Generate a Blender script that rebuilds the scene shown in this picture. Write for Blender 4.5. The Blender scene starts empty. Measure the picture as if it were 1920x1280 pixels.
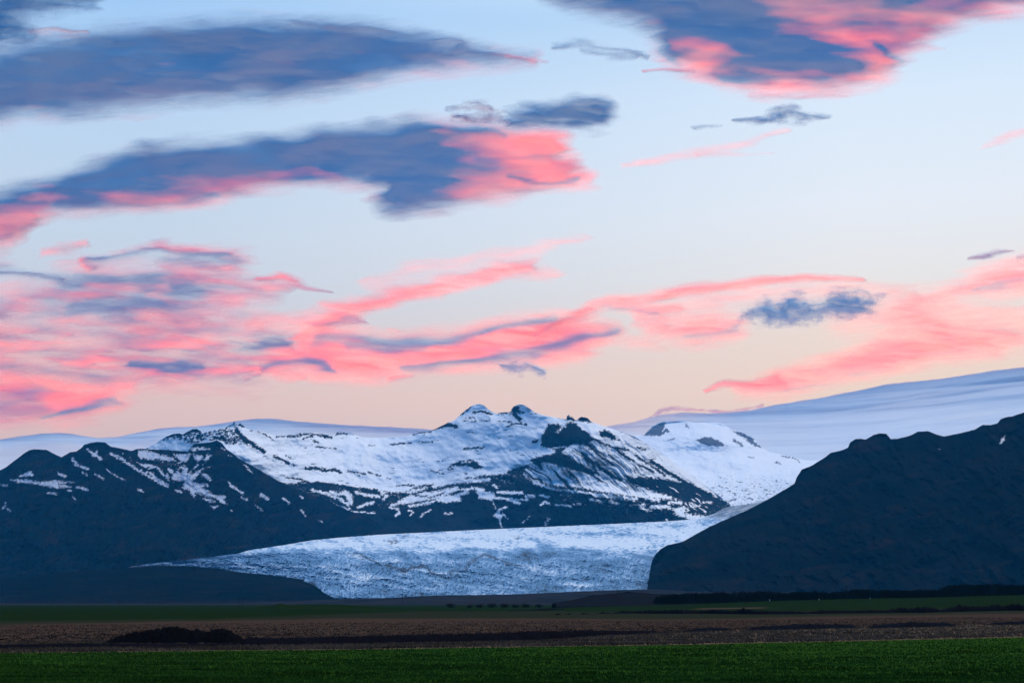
import bpy, math, random
import numpy as np

# ------------------------------------------------------------------ scene, camera, light
sc = bpy.context.scene
COL = sc.collection
R = math.radians
F = 2955.0                                   # focal length in pixels of a 1920 px wide frame (55.4 mm lens)
CAMZ = 6.0
PITCH = math.atan(488.0 / F)
CP, SP = math.cos(PITCH), math.sin(PITCH)

cam_data = bpy.data.cameras.new("camera")
cam = bpy.data.objects.new("camera", cam_data)
COL.objects.link(cam)
cam.location = (0, 0, CAMZ)
cam.rotation_euler = (math.pi / 2 + PITCH, 0, 0)
cam_data.sensor_width = 36.0
cam_data.lens = F / 1920.0 * 36.0
cam_data.clip_start = 0.5
cam_data.clip_end = 200000.0
sc.camera = cam

sc.view_settings.view_transform = 'Standard'
sc.view_settings.look = 'None'
sc.view_settings.exposure = 0.4
sc.view_settings.gamma = 1.0
cy = sc.cycles
cy.transparent_max_bounces = 40
cy.max_bounces = 6
cy.diffuse_bounces = 3
cy.volume_bounces = 1
cy.use_denoising = True

SUN_EL, SUN_AZ = R(-8.0), R(22.0)            # the sun has set: it lights the clouds from below the horizon, right of the view
world = bpy.data.worlds.new("World")
sc.world = world
world.use_nodes = True
wn, wl = world.node_tree.nodes, world.node_tree.links
wn.clear()


def srgb(r, g, b):
    def f(c):
        c /= 255.0
        return c / 12.92 if c <= 0.04045 else ((c + 0.055) / 1.055) ** 2.4
    return (f(r), f(g), f(b), 1.0)


def ramp(nodes, stops, interp='LINEAR'):
    n = nodes.new('ShaderNodeValToRGB')
    cr = n.color_ramp
    cr.interpolation = interp
    while len(cr.elements) > 1:
        cr.elements.remove(cr.elements[-1])
    cr.elements[0].position = stops[0][0]
    cr.elements[0].color = stops[0][1]
    for p, c in stops[1:]:
        e = cr.elements.new(p)
        e.color = c
    return n


def build_world():
    tc = wn.new('ShaderNodeTexCoord')
    sep = wn.new('ShaderNodeSeparateXYZ')
    wl.new(tc.outputs['Generated'], sep.inputs[0])

    def m(op, a, b=None, clamp=False):
        n = wn.new('ShaderNodeMath')
        n.operation = op
        n.use_clamp = clamp
        for i, v in enumerate((a, b)):
            if v is None:
                continue
            if isinstance(v, (int, float)):
                n.inputs[i].default_value = v
            else:
                wl.new(v, n.inputs[i])
        return n.outputs[0]
    X, Y, Z = sep.outputs
    z = m('MULTIPLY', m('ADD', Z, 0.25), 0.8)            # -0.25 .. 1 -> 0 .. 1

    def st(el):                                           # elevation (deg) -> ramp position
        return (math.sin(R(el)) + 0.25) * 0.8
    left = ramp(wn, [(0, srgb(0, 80, 160)), (st(-1), srgb(60, 80, 110)), (st(0.5), srgb(224, 190, 176)),
                     (st(7.2), srgb(240, 203, 188)), (st(8.6), srgb(228, 206, 200)),
                     (st(10.5), srgb(208, 213, 222)), (st(13), srgb(204, 218, 232)), (st(17), srgb(190, 215, 240)),
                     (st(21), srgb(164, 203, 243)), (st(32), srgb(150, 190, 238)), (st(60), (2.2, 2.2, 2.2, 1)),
                     (st(90), (3.9, 3.6, 3.2, 1))])  # overhead stops raised far above the visible sky, added to light the snow
    right = ramp(wn, [(0, srgb(0, 80, 160)), (st(-1), srgb(70, 85, 110)), (st(0.5), srgb(240, 200, 170)),
                      (st(7.5), srgb(255, 224, 196)), (st(9.5), srgb(250, 228, 210)),
                      (st(11.5), srgb(241, 237, 232)), (st(14), srgb(236, 241, 247)), (st(18), srgb(220, 236, 251)),
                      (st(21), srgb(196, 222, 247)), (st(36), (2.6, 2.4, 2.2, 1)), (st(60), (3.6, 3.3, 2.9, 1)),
                      (st(90), (3.9, 3.6, 3.2, 1))])  # likewise raised above the frame, extra light for snow facing right
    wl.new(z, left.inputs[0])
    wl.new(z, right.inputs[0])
    lr = m('ADD', m('MULTIPLY', X, 2.3), 0.52, True)     # brighter towards the sunset on the right
    mix = wn.new('ShaderNodeMixRGB')
    wl.new(lr, mix.inputs[0]); wl.new(left.outputs[0], mix.inputs[1]); wl.new(right.outputs[0], mix.inputs[2])
    # the sky opposite the sunset is a deep dusk blue
    back = ramp(wn, [(0, srgb(0, 95, 172)), (st(0), srgb(0, 102, 178)), (st(12), srgb(0, 112, 188)),
                     (st(45), srgb(0, 122, 200)), (st(70), srgb(50, 150, 225)), (st(90), (3.9, 3.6, 3.2, 1))])  # zenith stop carries the same added brightness
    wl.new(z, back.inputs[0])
    bf = m('ADD', m('MULTIPLY', m('ADD', Y, m('MULTIPLY', X, 0.5)), 1.1), 0.20, True)
    mix2 = wn.new('ShaderNodeMixRGB')
    wl.new(bf, mix2.inputs[0]); wl.new(back.outputs[0], mix2.inputs[1]); wl.new(mix.outputs[0], mix2.inputs[2])
    sky = wn.new('ShaderNodeTexSky')
    sky.sky_type = 'NISHITA'
    sky.sun_disc = False
    sky.sun_elevation = SUN_EL
    sky.sun_rotation = SUN_AZ
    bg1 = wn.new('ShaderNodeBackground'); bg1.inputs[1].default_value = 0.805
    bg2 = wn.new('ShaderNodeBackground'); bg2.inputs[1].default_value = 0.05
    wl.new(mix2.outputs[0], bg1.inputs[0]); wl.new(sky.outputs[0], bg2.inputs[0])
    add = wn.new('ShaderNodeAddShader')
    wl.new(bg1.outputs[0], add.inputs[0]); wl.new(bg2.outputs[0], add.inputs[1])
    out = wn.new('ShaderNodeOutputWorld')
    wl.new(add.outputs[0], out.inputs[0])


build_world()

sun_data = bpy.data.lights.new("sun", 'SUN')
sun_data.energy = 4.6
sun_data.angle = R(0.5)
sun_data.color = (1.0, 0.18, 0.075)
sun = bpy.data.objects.new("sun", sun_data)
COL.objects.link(sun)
# direction towards the sun
SD = (math.sin(SUN_AZ) * math.cos(SUN_EL), math.cos(SUN_AZ) * math.cos(SUN_EL), math.sin(SUN_EL))
from mathutils import Vector
sun.rotation_euler = Vector(SD).to_track_quat('Z', 'Y').to_euler()
sun.location = (0, 0, 3000)

# ------------------------------------------------------------------ numeric helpers


def _hash(ix, iy, seed):
    with np.errstate(over='ignore'):
        h = (ix.astype(np.int64) * 374761393 + iy.astype(np.int64) * 668265263 + seed * 974634777) & 0xFFFFFFFF
        h = ((h ^ (h >> 13)) * 1274126177) & 0xFFFFFFFF
        return (h ^ (h >> 16)) & 0xFFFF


_ANG = np.linspace(0, 2 * np.pi, 256, endpoint=False)
_GX, _GY = np.cos(_ANG), np.sin(_ANG)


def perlin(x, y, seed=0):
    x = np.asarray(x, float); y = np.asarray(y, float)
    x, y = np.broadcast_arrays(x, y)
    ix = np.floor(x).astype(np.int64); iy = np.floor(y).astype(np.int64)
    fx = x - ix; fy = y - iy
    u = fx * fx * fx * (fx * (fx * 6 - 15) + 10)
    v = fy * fy * fy * (fy * (fy * 6 - 15) + 10)

    def g(dx, dy):
        k = _hash(ix + dx, iy + dy, seed) & 255
        return _GX[k] * (fx - dx) + _GY[k] * (fy - dy)
    a = g(0, 0) * (1 - u) + g(1, 0) * u
    b = g(0, 1) * (1 - u) + g(1, 1) * u
    return (a * (1 - v) + b * v) * 1.5


def fbm(x, y, o=4, seed=0, gain=0.5, ridged=False):
    s = 0.0; a = 1.0; t = 0.0
    for i in range(o):
        n = perlin(x * 2 ** i + 17.3 * i, y * 2 ** i - 9.1 * i, seed + i * 7)
        if ridged:
            n = 1 - 2 * np.abs(n)
        s = s + a * n; t += a; a *= gain
    return s / t


def sstep(a, b, x):
    t = np.clip((x - a) / (b - a), 0, 1)
    return t * t * (3 - 2 * t)


def lerp_pts(pts, x):
    p = np.array(pts, float)
    return np.interp(x, p[:, 0], p[:, 1])


def smooth_interp(px, xs, ys, w=62.0):
    """interpolation without creases"""
    g = np.arange(xs[0] - 200, xs[-1] + 200, 4.0)
    v = np.interp(g, xs, ys)
    k = np.exp(-0.5 * (np.arange(-45, 46) * 4.0 / w) ** 2); k /= k.sum()
    vp = np.concatenate([np.full(45, v[0]), v, np.full(45, v[-1])])
    return np.interp(px, g, np.convolve(vp, k, 'valid'))


def dist_line(px, py, pts):
    """distance to a polyline and the interpolated extra values (columns 2..)"""
    best = np.full(px.shape, 1e9)
    ext = None
    P = np.array(pts, float)
    if P.shape[1] > 2:
        ext = np.zeros(px.shape + (P.shape[1] - 2,))
    for i in range(len(P) - 1):
        ax, ay = P[i, :2]; bx, by = P[i + 1, :2]
        dx, dy = bx - ax, by - ay
        t = np.clip(((px - ax) * dx + (py - ay) * dy) / (dx * dx + dy * dy + 1e-9), 0, 1)
        d = np.hypot(px - ax - t * dx, py - ay - t * dy)
        m = d < best
        best = np.where(m, d, best)
        if ext is not None:
            e = P[i, 2:] + t[..., None] * (P[i + 1, 2:] - P[i, 2:])
            ext = np.where(m[..., None], e, ext)
    return best, ext


def sdf_poly(px, py, pts):
    """signed distance, positive inside"""
    P = np.array(pts, float)
    n = len(P)
    d, _ = dist_line(px, py, np.vstack([P, P[:1]]))
    ins = np.zeros(px.shape, bool)
    for i in range(n):
        x1, y1 = P[i]; x2, y2 = P[(i + 1) % n]
        c = ((y1 > py) != (y2 > py))
        xi = (x2 - x1) * (py - y1) / ((y2 - y1) if y2 != y1 else 1e-9) + x1
        ins ^= (c & (px < xi))
    return np.where(ins, d, -d)


def ray_pts(px, py, Yd):
    """world points on the sight lines of the frame, Yd metres ahead"""
    a = (px - 960.0) / F; b = (640.0 - py) / F
    dy = CP - b * SP; dz = SP + b * CP
    k = Yd / dy
    return a * k, Yd + 0 * px, CAMZ + dz * k


def world_at(px, py, Yd):
    x, y, z = ray_pts(np.array([float(px)]), np.array([float(py)]), float(Yd))
    return float(x[0]), float(y[0]), float(z[0])


def mesh_from(name, V, Fq, mat=None, attrs=None, smooth=True, Ft=None):
    me = bpy.data.meshes.new(name)
    V = np.ascontiguousarray(V, np.float32)
    nq = 0 if Fq is None else len(Fq)
    nt = 0 if Ft is None else len(Ft)
    me.vertices.add(len(V)); me.vertices.foreach_set('co', V.ravel())
    idx = []
    tot = []
    if nq:
        idx.append(np.asarray(Fq, np.int32).ravel()); tot.append(np.full(nq, 4, np.int32))
    if nt:
        idx.append(np.asarray(Ft, np.int32).ravel()); tot.append(np.full(nt, 3, np.int32))
    idx = np.concatenate(idx); tot = np.concatenate(tot)
    start = np.concatenate([[0], np.cumsum(tot)[:-1]]).astype(np.int32)
    me.loops.add(len(idx)); me.loops.foreach_set('vertex_index', idx)
    me.polygons.add(len(tot)); me.polygons.foreach_set('loop_start', start)
    me.polygons.foreach_set('use_smooth', np.full(len(tot), smooth, bool))
    me.update(calc_edges=True)
    for k, v in (attrs or {}).items():
        a = me.attributes.new(k, 'FLOAT', 'POINT')
        a.data.foreach_set('value', np.ascontiguousarray(v, np.float32).ravel())
    if mat:
        me.materials.append(mat)
    return me


def link(name, me, parent=None, loc=None):
    o = bpy.data.objects.new(name, me)
    COL.objects.link(o)
    if parent:
        o.parent = parent
    if loc:
        o.location = loc
    return o


def tag(o, label=None, cat=None, group=None, kind=None):
    if label: o['label'] = label
    if cat: o['category'] = cat
    if group: o['group'] = group
    if kind: o['kind'] = kind
    return o


def grid_faces(nr, nc, off=0):
    i = np.arange(nr - 1)[:, None] * nc + np.arange(nc - 1)[None, :] + off
    i = i.ravel()
    return np.stack([i, i + nc, i + nc + 1, i + 1], 1)

# ------------------------------------------------------------------ materials


class NT:
    def __init__(s, name):
        s.mat = bpy.data.materials.new(name)
        s.mat.use_nodes = True
        s.n = s.mat.node_tree.nodes; s.l = s.mat.node_tree.links
        s.n.clear()
        s.out = s.n.new('ShaderNodeOutputMaterial')

    def set(s, inp, v):
        if isinstance(v, bpy.types.NodeSocket):
            s.l.new(v, inp)
        elif isinstance(v, (tuple, list)) and len(v) == 3 and len(inp.default_value) == 4:
            inp.default_value = (*v, 1)
        else:
            inp.default_value = v

    def m(s, op, a, b=None, c=None, clamp=False):
        n = s.n.new('ShaderNodeMath'); n.operation = op; n.use_clamp = clamp
        for i, v in enumerate((a, b, c)):
            if v is not None:
                s.set(n.inputs[i], v)
        return n.outputs[0]

    def attr(s, name):
        n = s.n.new('ShaderNodeAttribute'); n.attribute_name = name
        return n.outputs['Fac']

    def mix(s, f, a, b):
        n = s.n.new('ShaderNodeMixRGB')
        s.set(n.inputs[0], f); s.set(n.inputs[1], a); s.set(n.inputs[2], b)
        return n.outputs[0]

    def noise(s, scale, vec=None, detail=4, rough=0.55, stretch=None):
        n = s.n.new('ShaderNodeTexNoise')
        n.inputs['Scale'].default_value = scale
        n.inputs['Detail'].default_value = detail
        n.inputs['Roughness'].default_value = rough
        if vec is None:
            g = s.n.new('ShaderNodeNewGeometry'); vec = g.outputs['Position']
        if stretch:
            mp = s.n.new('ShaderNodeMapping'); mp.inputs['Scale'].default_value = stretch
            s.l.new(vec, mp.inputs[0]); vec = mp.outputs[0]
        s.l.new(vec, n.inputs['Vector'])
        return n.outputs['Fac']

    def smooth(s, x, a, b):
        n = s.n.new('ShaderNodeMapRange'); n.interpolation_type = 'SMOOTHSTEP'
        s.set(n.inputs[0], x); n.inputs[1].default_value = a; n.inputs[2].default_value = b
        return n.outputs[0]

    def bsdf(s, col, rough=0.9, bump=None, spec=0.1):
        p = s.n.new('ShaderNodeBsdfPrincipled')
        s.set(p.inputs['Base Color'], col); s.set(p.inputs['Roughness'], rough)
        p.inputs['Specular IOR Level'].default_value = spec
        if bump is not None:
            b = s.n.new('ShaderNodeBump'); b.inputs['Strength'].default_value = bump[1]
            b.inputs['Distance'].default_value = bump[2]
            s.l.new(bump[0], b.inputs['Height']); s.l.new(b.outputs[0], p.inputs['Normal'])
        return p.outputs[0]

    def done(s, sh, vol=None):
        if sh is not None:
            s.l.new(sh, s.out.inputs[0])
        if vol is not None:
            s.l.new(vol, s.out.inputs['Volume'])
        return s.mat


def mountain_mat(name, rock_a, rock_b, veg=None, snow=(0.84, 0.87, 0.92), soft=0.34):
    t = NT(name)
    a = t.attr('snow')
    fine = t.noise(0.03, detail=3, rough=0.65)
    e = t.m('ADD', a, t.m('MULTIPLY', t.m('SUBTRACT', fine, 0.5), 0.5))
    f = t.smooth(e, 0.5 - soft, 0.5 + soft)
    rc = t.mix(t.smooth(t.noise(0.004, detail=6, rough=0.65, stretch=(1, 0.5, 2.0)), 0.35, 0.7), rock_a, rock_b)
    if veg:
        rc = t.mix(t.attr('veg'), rc, veg)
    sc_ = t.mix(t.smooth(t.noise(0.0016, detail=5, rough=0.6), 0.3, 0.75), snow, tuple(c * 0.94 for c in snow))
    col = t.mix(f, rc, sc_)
    h = t.noise(0.02, detail=5, rough=0.7)
    return t.done(t.bsdf(col, 1.0, (h, 0.5, 12.0), 0.0))


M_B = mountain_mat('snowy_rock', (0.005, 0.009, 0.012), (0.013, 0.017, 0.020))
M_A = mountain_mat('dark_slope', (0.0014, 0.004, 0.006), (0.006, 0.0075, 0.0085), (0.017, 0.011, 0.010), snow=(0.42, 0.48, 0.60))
M_E = mountain_mat('heath_slope', (0.0012, 0.0035, 0.005), (0.0065, 0.0065, 0.007), (0.0125, 0.0085, 0.0075))
M_C = mountain_mat('ice_cap', (0.10, 0.11, 0.14), (0.14, 0.15, 0.18), snow=(0.88, 0.91, 0.96))


def ice_mat():
    t = NT('glacier_ice')
    a = t.attr('ice')        # 0 deep crevasse ice .. 1 clean white surface
    d = t.attr('debris')
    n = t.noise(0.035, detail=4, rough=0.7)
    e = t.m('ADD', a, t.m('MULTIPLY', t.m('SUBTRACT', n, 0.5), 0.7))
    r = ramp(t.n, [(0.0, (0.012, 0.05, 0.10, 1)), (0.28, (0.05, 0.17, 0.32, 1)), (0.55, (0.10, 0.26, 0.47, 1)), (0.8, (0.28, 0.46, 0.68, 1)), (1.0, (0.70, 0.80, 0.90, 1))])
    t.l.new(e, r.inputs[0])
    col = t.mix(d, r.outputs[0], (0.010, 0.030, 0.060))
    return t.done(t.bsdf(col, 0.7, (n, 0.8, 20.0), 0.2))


M_ICE = ice_mat()

# ------------------------------------------------------------------ terrain layers


def relief(name, top, bot, x0, x1, step, ny, depth, mat, snow=None, veg=None, jag=(1.2, 25), seed=1, attrs=None, back=(900, 0.45), hwarp=0.0):
    """a mountain front: its crest and foot, the distance of every point (depth), closed behind by a back slope"""
    xs = np.arange(x0, x1 + step, step, float)
    ty = lerp_pts(top, xs)
    j = fbm(xs / jag[1], xs * 0 + seed, 5, seed, 0.6)
    ty = ty + j * jag[0]
    by = lerp_pts(bot, xs)
    by = np.maximum(by, ty + 0.5)
    v = np.linspace(0, 1, ny)[:, None]
    PX = np.broadcast_to(xs[None, :], (ny, len(xs))).copy()
    PY = ty[None, :] + (by - ty)[None, :] * v
    # distances follow the broad form of the mountain, not every notch of its crest
    kk = np.exp(-0.5 * (np.arange(-60, 61) * step / 30.0) ** 2); kk /= kk.sum()
    sm = lambda q: np.convolve(np.pad(q, 60, mode='edge'), kk, 'valid')
    st_, sb_ = sm(ty), sm(by)
    vs = np.clip((PY - st_) / np.maximum(sb_ - st_, 1), 0, 1)
    Yd = depth(PX, PY, vs)
    X, Y, Z = ray_pts(PX + hwarp * fbm(PX / 60, PY / 16, 4, seed + 3, 0.6) * np.minimum(1, v * 8), PY, Yd)
    at = {}
    if snow is not None:
        at['snow'] = snow(PX, PY)
    if veg is not None:
        at['veg'] = veg(PX, PY)
    for k, fn in (attrs or {}).items():
        at[k] = fn(PX, PY)
    # back slope and foot
    crest = np.stack([X[0], Y[0], Z[0]], 1)
    rows = []
    b1 = crest + np.array([0, back[0] * 0.4, -back[0] * 0.4 * back[1]])
    b2 = crest + np.array([0, back[0], -back[0] * back[1]])
    b3 = crest.copy(); b3[:, 1] += back[0] * 2.2; b3[:, 2] = -60
    foot = np.stack([X[-1], Y[-1], Z[-1]], 1)
    f1 = foot.copy(); f1[:, 1] -= 40; f1[:, 2] = np.minimum(foot[:, 2] - 60, -60)
    front = np.stack([X, Y, Z], 2)
    V = np.concatenate([b3[None], b2[None], b1[None], front, f1[None]], 0)
    nr, nc = V.shape[:2]
    A = {}
    for k, a in at.items():
        A[k] = np.concatenate([np.repeat(a[:1], 3, 0), a, a[-1:] * 0], 0)
    me = mesh_from(name, V.reshape(-1, 3), grid_faces(nr, nc)[:, ::-1], mat, A)
    o = link(name, me)
    tag(o, kind='structure')
    return o


def zoomed(ox, oy, k, pts):
    return [(ox + p[0] / k, oy + p[1] / k) + tuple(p[2:]) for p in pts]


class Paint:
    """adds and removes patches of snow on a slope"""
    def __init__(s, PX, PY, base, seed, warp=2.0):
        s.w1 = fbm(PX / 16, PY / 7, 5, seed, 0.65) * warp * 3.4
        s.w2 = fbm(PX / 18, PY / 7, 5, seed + 50, 0.65) * warp * 1.7
        s.x = PX + s.w1; s.y = PY + s.w2
        s.S = base
        s.fine = fbm(PX / 4.6, PY / 2.8, 4, seed + 70, 0.65)

    def done(s):
        return np.clip(s.S + 1.9 * s.fine * np.clip(1 - np.abs(s.S - 0.5) * 1.75, 0, 1), 0, 1)

    def poly(s, pts, val=1.0, soft=3.4):
        soft = 3.4
        P = np.array(pts)
        m = (s.x > P[:, 0].min() - 6) & (s.x < P[:, 0].max() + 6) & (s.y > P[:, 1].min() - 6) & (s.y < P[:, 1].max() + 6)
        if not m.any():
            return
        d = sdf_poly(s.x[m], s.y[m], pts)
        f = sstep(-soft, soft, d)
        s.S[m] = s.S[m] * (1 - f) + val * f

    def line(s, pts, w, val=1.0, soft=2.9):
        w = w * 0.95 + 0.3
        P = np.array(pts)
        m = (s.x > P[:, 0].min() - w - 6) & (s.x < P[:, 0].max() + w + 6) & (s.y > P[:, 1].min() - w - 6) & (s.y < P[:, 1].max() + w + 6)
        if not m.any():
            return
        d, _ = dist_line(s.x[m], s.y[m], [p[:2] for p in pts])
        f = sstep(soft, -soft, d - w)
        s.S[m] = s.S[m] * (1 - f) + val * f


# --- far ice plateau with its nunataks (behind the main mountain)
C_TOP = [(1100, 830), (1150, 815), (1207, 816), (1210, 812), (1218, 804), (1224, 798), (1232, 793), (1243, 790.5), (1262, 790), (1280, 788), (1303, 792.5),
         (1347, 791), (1360, 797), (1370, 804), (1393, 811), (1413, 821), (1427, 838), (1440, 846), (1467, 852), (1487, 856), (1507, 862),
         (1560, 864), (1700, 868), (2100, 880)]
C_BOT = [(1100, 900), (1200, 940), (1300, 985), (1420, 985), (1480, 930), (1560, 900), (2100, 900)]


def c_depth(px, py, v):
    d = 21500 - 5200 * v ** 0.8
    d += 260 * fbm(px / 60, py / 30, 5, 3)
    d -= 500 * np.exp(-((px - 1330) / 70) ** 2 - ((py - 815) / 26) ** 2)
    return d


def c_snow(px, py):
    P = Paint(px, py, np.full(px.shape, 1.0), 5, 1.2)
    z3 = lambda p: zoomed(1000, 740, 4.795, p)
    r3 = lambda p: zoomed(1280, 660, 3.0, p)
    P.poly(z3([(990, 365), (1055, 300), (1110, 262), (1180, 245), (1190, 290), (1225, 330), (1170, 350), (1150, 372), (1080, 366)]), 0.05)
    P.line(z3([(1190, 270), (1170, 330)]), 1.0, 0.9)
    P.poly(z3([(1460, 405), (1540, 378), (1600, 382), (1640, 402), (1700, 430), (1742, 460), (1640, 458), (1560, 455), (1500, 435)]), 0.0)
    P.poly(r3([(268, 438), (330, 452), (395, 485), (410, 505), (442, 537), (400, 530), (350, 488), (300, 458)]), 0.1)
    P.line(r3([(290, 495), (335, 525)]), 3, 0.25)
    P.line(r3([(560, 585), (620, 592), (660, 615)]), 1.2, 0.3)
    P.line(r3([(525, 618), (550, 628)]), 2.2, 0.3)
    P.line(r3([(370, 588), (400, 592)]), 1.0, 0.3)
    P.line(r3([(20, 400), (35, 425)]), 1.2, 0.3)
    P.line(z3([(1210, 405), (1270, 395)]), 1.2, 0.25)
    P.line(z3([(1370, 255), (1395, 300)]), 1.5, 0.3)
    # crevasse shading painted as grey streaks into the lower slope's colour
    n = fbm(px / 22 + py / 9, (py - 0.35 * px) / 4, 4, 77, 0.6)
    low = sstep(862, 930, py) * sstep(1240, 1280, px)
    P.S = np.minimum(P.S, 1 - low * (0.22 + sstep(0.05, 0.45, n) * 0.6))
    return P.done()


relief('ice_plateau', C_TOP, C_BOT, 1100, 2100, 1.5, 150, c_depth, M_C, c_snow, jag=(0.5, 20), seed=4)

# --- main snow mountain
B_TOP = [(-150, 930), (150, 870), (230, 850), (262, 843), (283, 836), (295, 828), (312, 818), (325, 813), (337, 812), (343, 814), (358, 805), (367, 803), (375, 807),
         (383, 811), (400, 806), (423, 802), (430, 797), (436, 794), (439, 790), (443, 795), (447, 796), (450, 793), (455, 796), (460, 802), (470, 806), (493, 809), (500, 813),
         (518, 817), (533, 817), (547, 814), (560, 811.5), (573, 810), (597, 811), (612, 814), (622, 817), (628, 812), (636, 809), (646, 811), (655, 809.5),
         (667, 816), (683, 820), (717, 821), (763, 817), (783, 811), (807, 808), (820, 802), (830, 797), (840, 792), (853, 787), (863, 777),
         (875, 767), (885, 760), (892, 758), (898, 757), (907, 759.5), (918, 769), (930, 775), (940, 773), (957, 772), (960, 765), (965, 760.5), (972, 758), (980, 758), (988, 762),
         (1003, 773), (1023, 779), (1045, 783), (1062, 786), (1063, 779), (1065.5, 779), (1066, 776), (1068, 778), (1069, 782), (1073, 781), (1077, 786), (1081, 787), (1086, 783), (1090, 781), (1097, 782), (1102, 784),
         (1110, 791), (1127, 797), (1153, 805), (1190, 818), (1240, 850), (1290, 885), (1330, 915), (1362, 939), (1369, 945), (1374, 962), (1382, 990), (1450, 1010)]
B_BOT = [(-150, 1100), (230, 1066), (267, 1060), (333, 1053), (447, 1039), (467, 1033), (533, 1023), (587, 1014), (640, 1009), (707, 1004), (933, 993), (1140, 984),
         (1247, 979), (1290, 977), (1318, 974), (1340, 966), (1355, 957), (1369, 950), (1376, 970), (1384, 995), (1450, 1012)]


def b_depth(px, py, v):
    big = smooth_interp(px, [200, 330, 440, 600, 700, 850, 960, 1075, 1180, 1300, 1450],
                    [600, 0, -1150, 600, 1300, 700, 0, -1500, -450, 700, 1600])
    top, bot = 14800, 13100
    w = np.clip(v, 0, 1)
    d = top + (bot - top) * w ** 0.85 + big * (1 - w ** 1.6)
    # bowl floor: flatter shelf above the dark lower step
    d += 260 * fbm(px / 90, py / 55, 4, 11)
    wv = 26 * fbm(px / 80, py / 60, 3, 15)
    rib = fbm((px - 0.9 * py + wv) / 16, (py + 0.4 * px) / 90, 4, 12, 0.6, True)
    zone = np.exp(-((px - 1180) / 150) ** 2) * sstep(800, 850, py)
    d += (10 + 80 * zone) * rib
    d += 14 * fbm(px / 9, py / 7, 4, 13, 0.6)
    step = sstep(-8, 8, py - lerp_pts([(560, 915), (640, 912), (740, 924), (786, 908), (880, 891), (952, 883), (1000, 900), (1300, 940)], px))
    d += 140 * (1 - step)
    return d


B_LOW = [(250, 880), (540, 905), (600, 903), (640, 910), (713, 919), (740, 922), (760, 921), (786, 908), (827, 905), (880, 893), (911, 884), (952, 881), (994, 868),
         (1010, 872), (1060, 905), (1100, 915), (1150, 925), (1200, 930), (1260, 935), (1300, 935), (1369, 943)]


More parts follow.
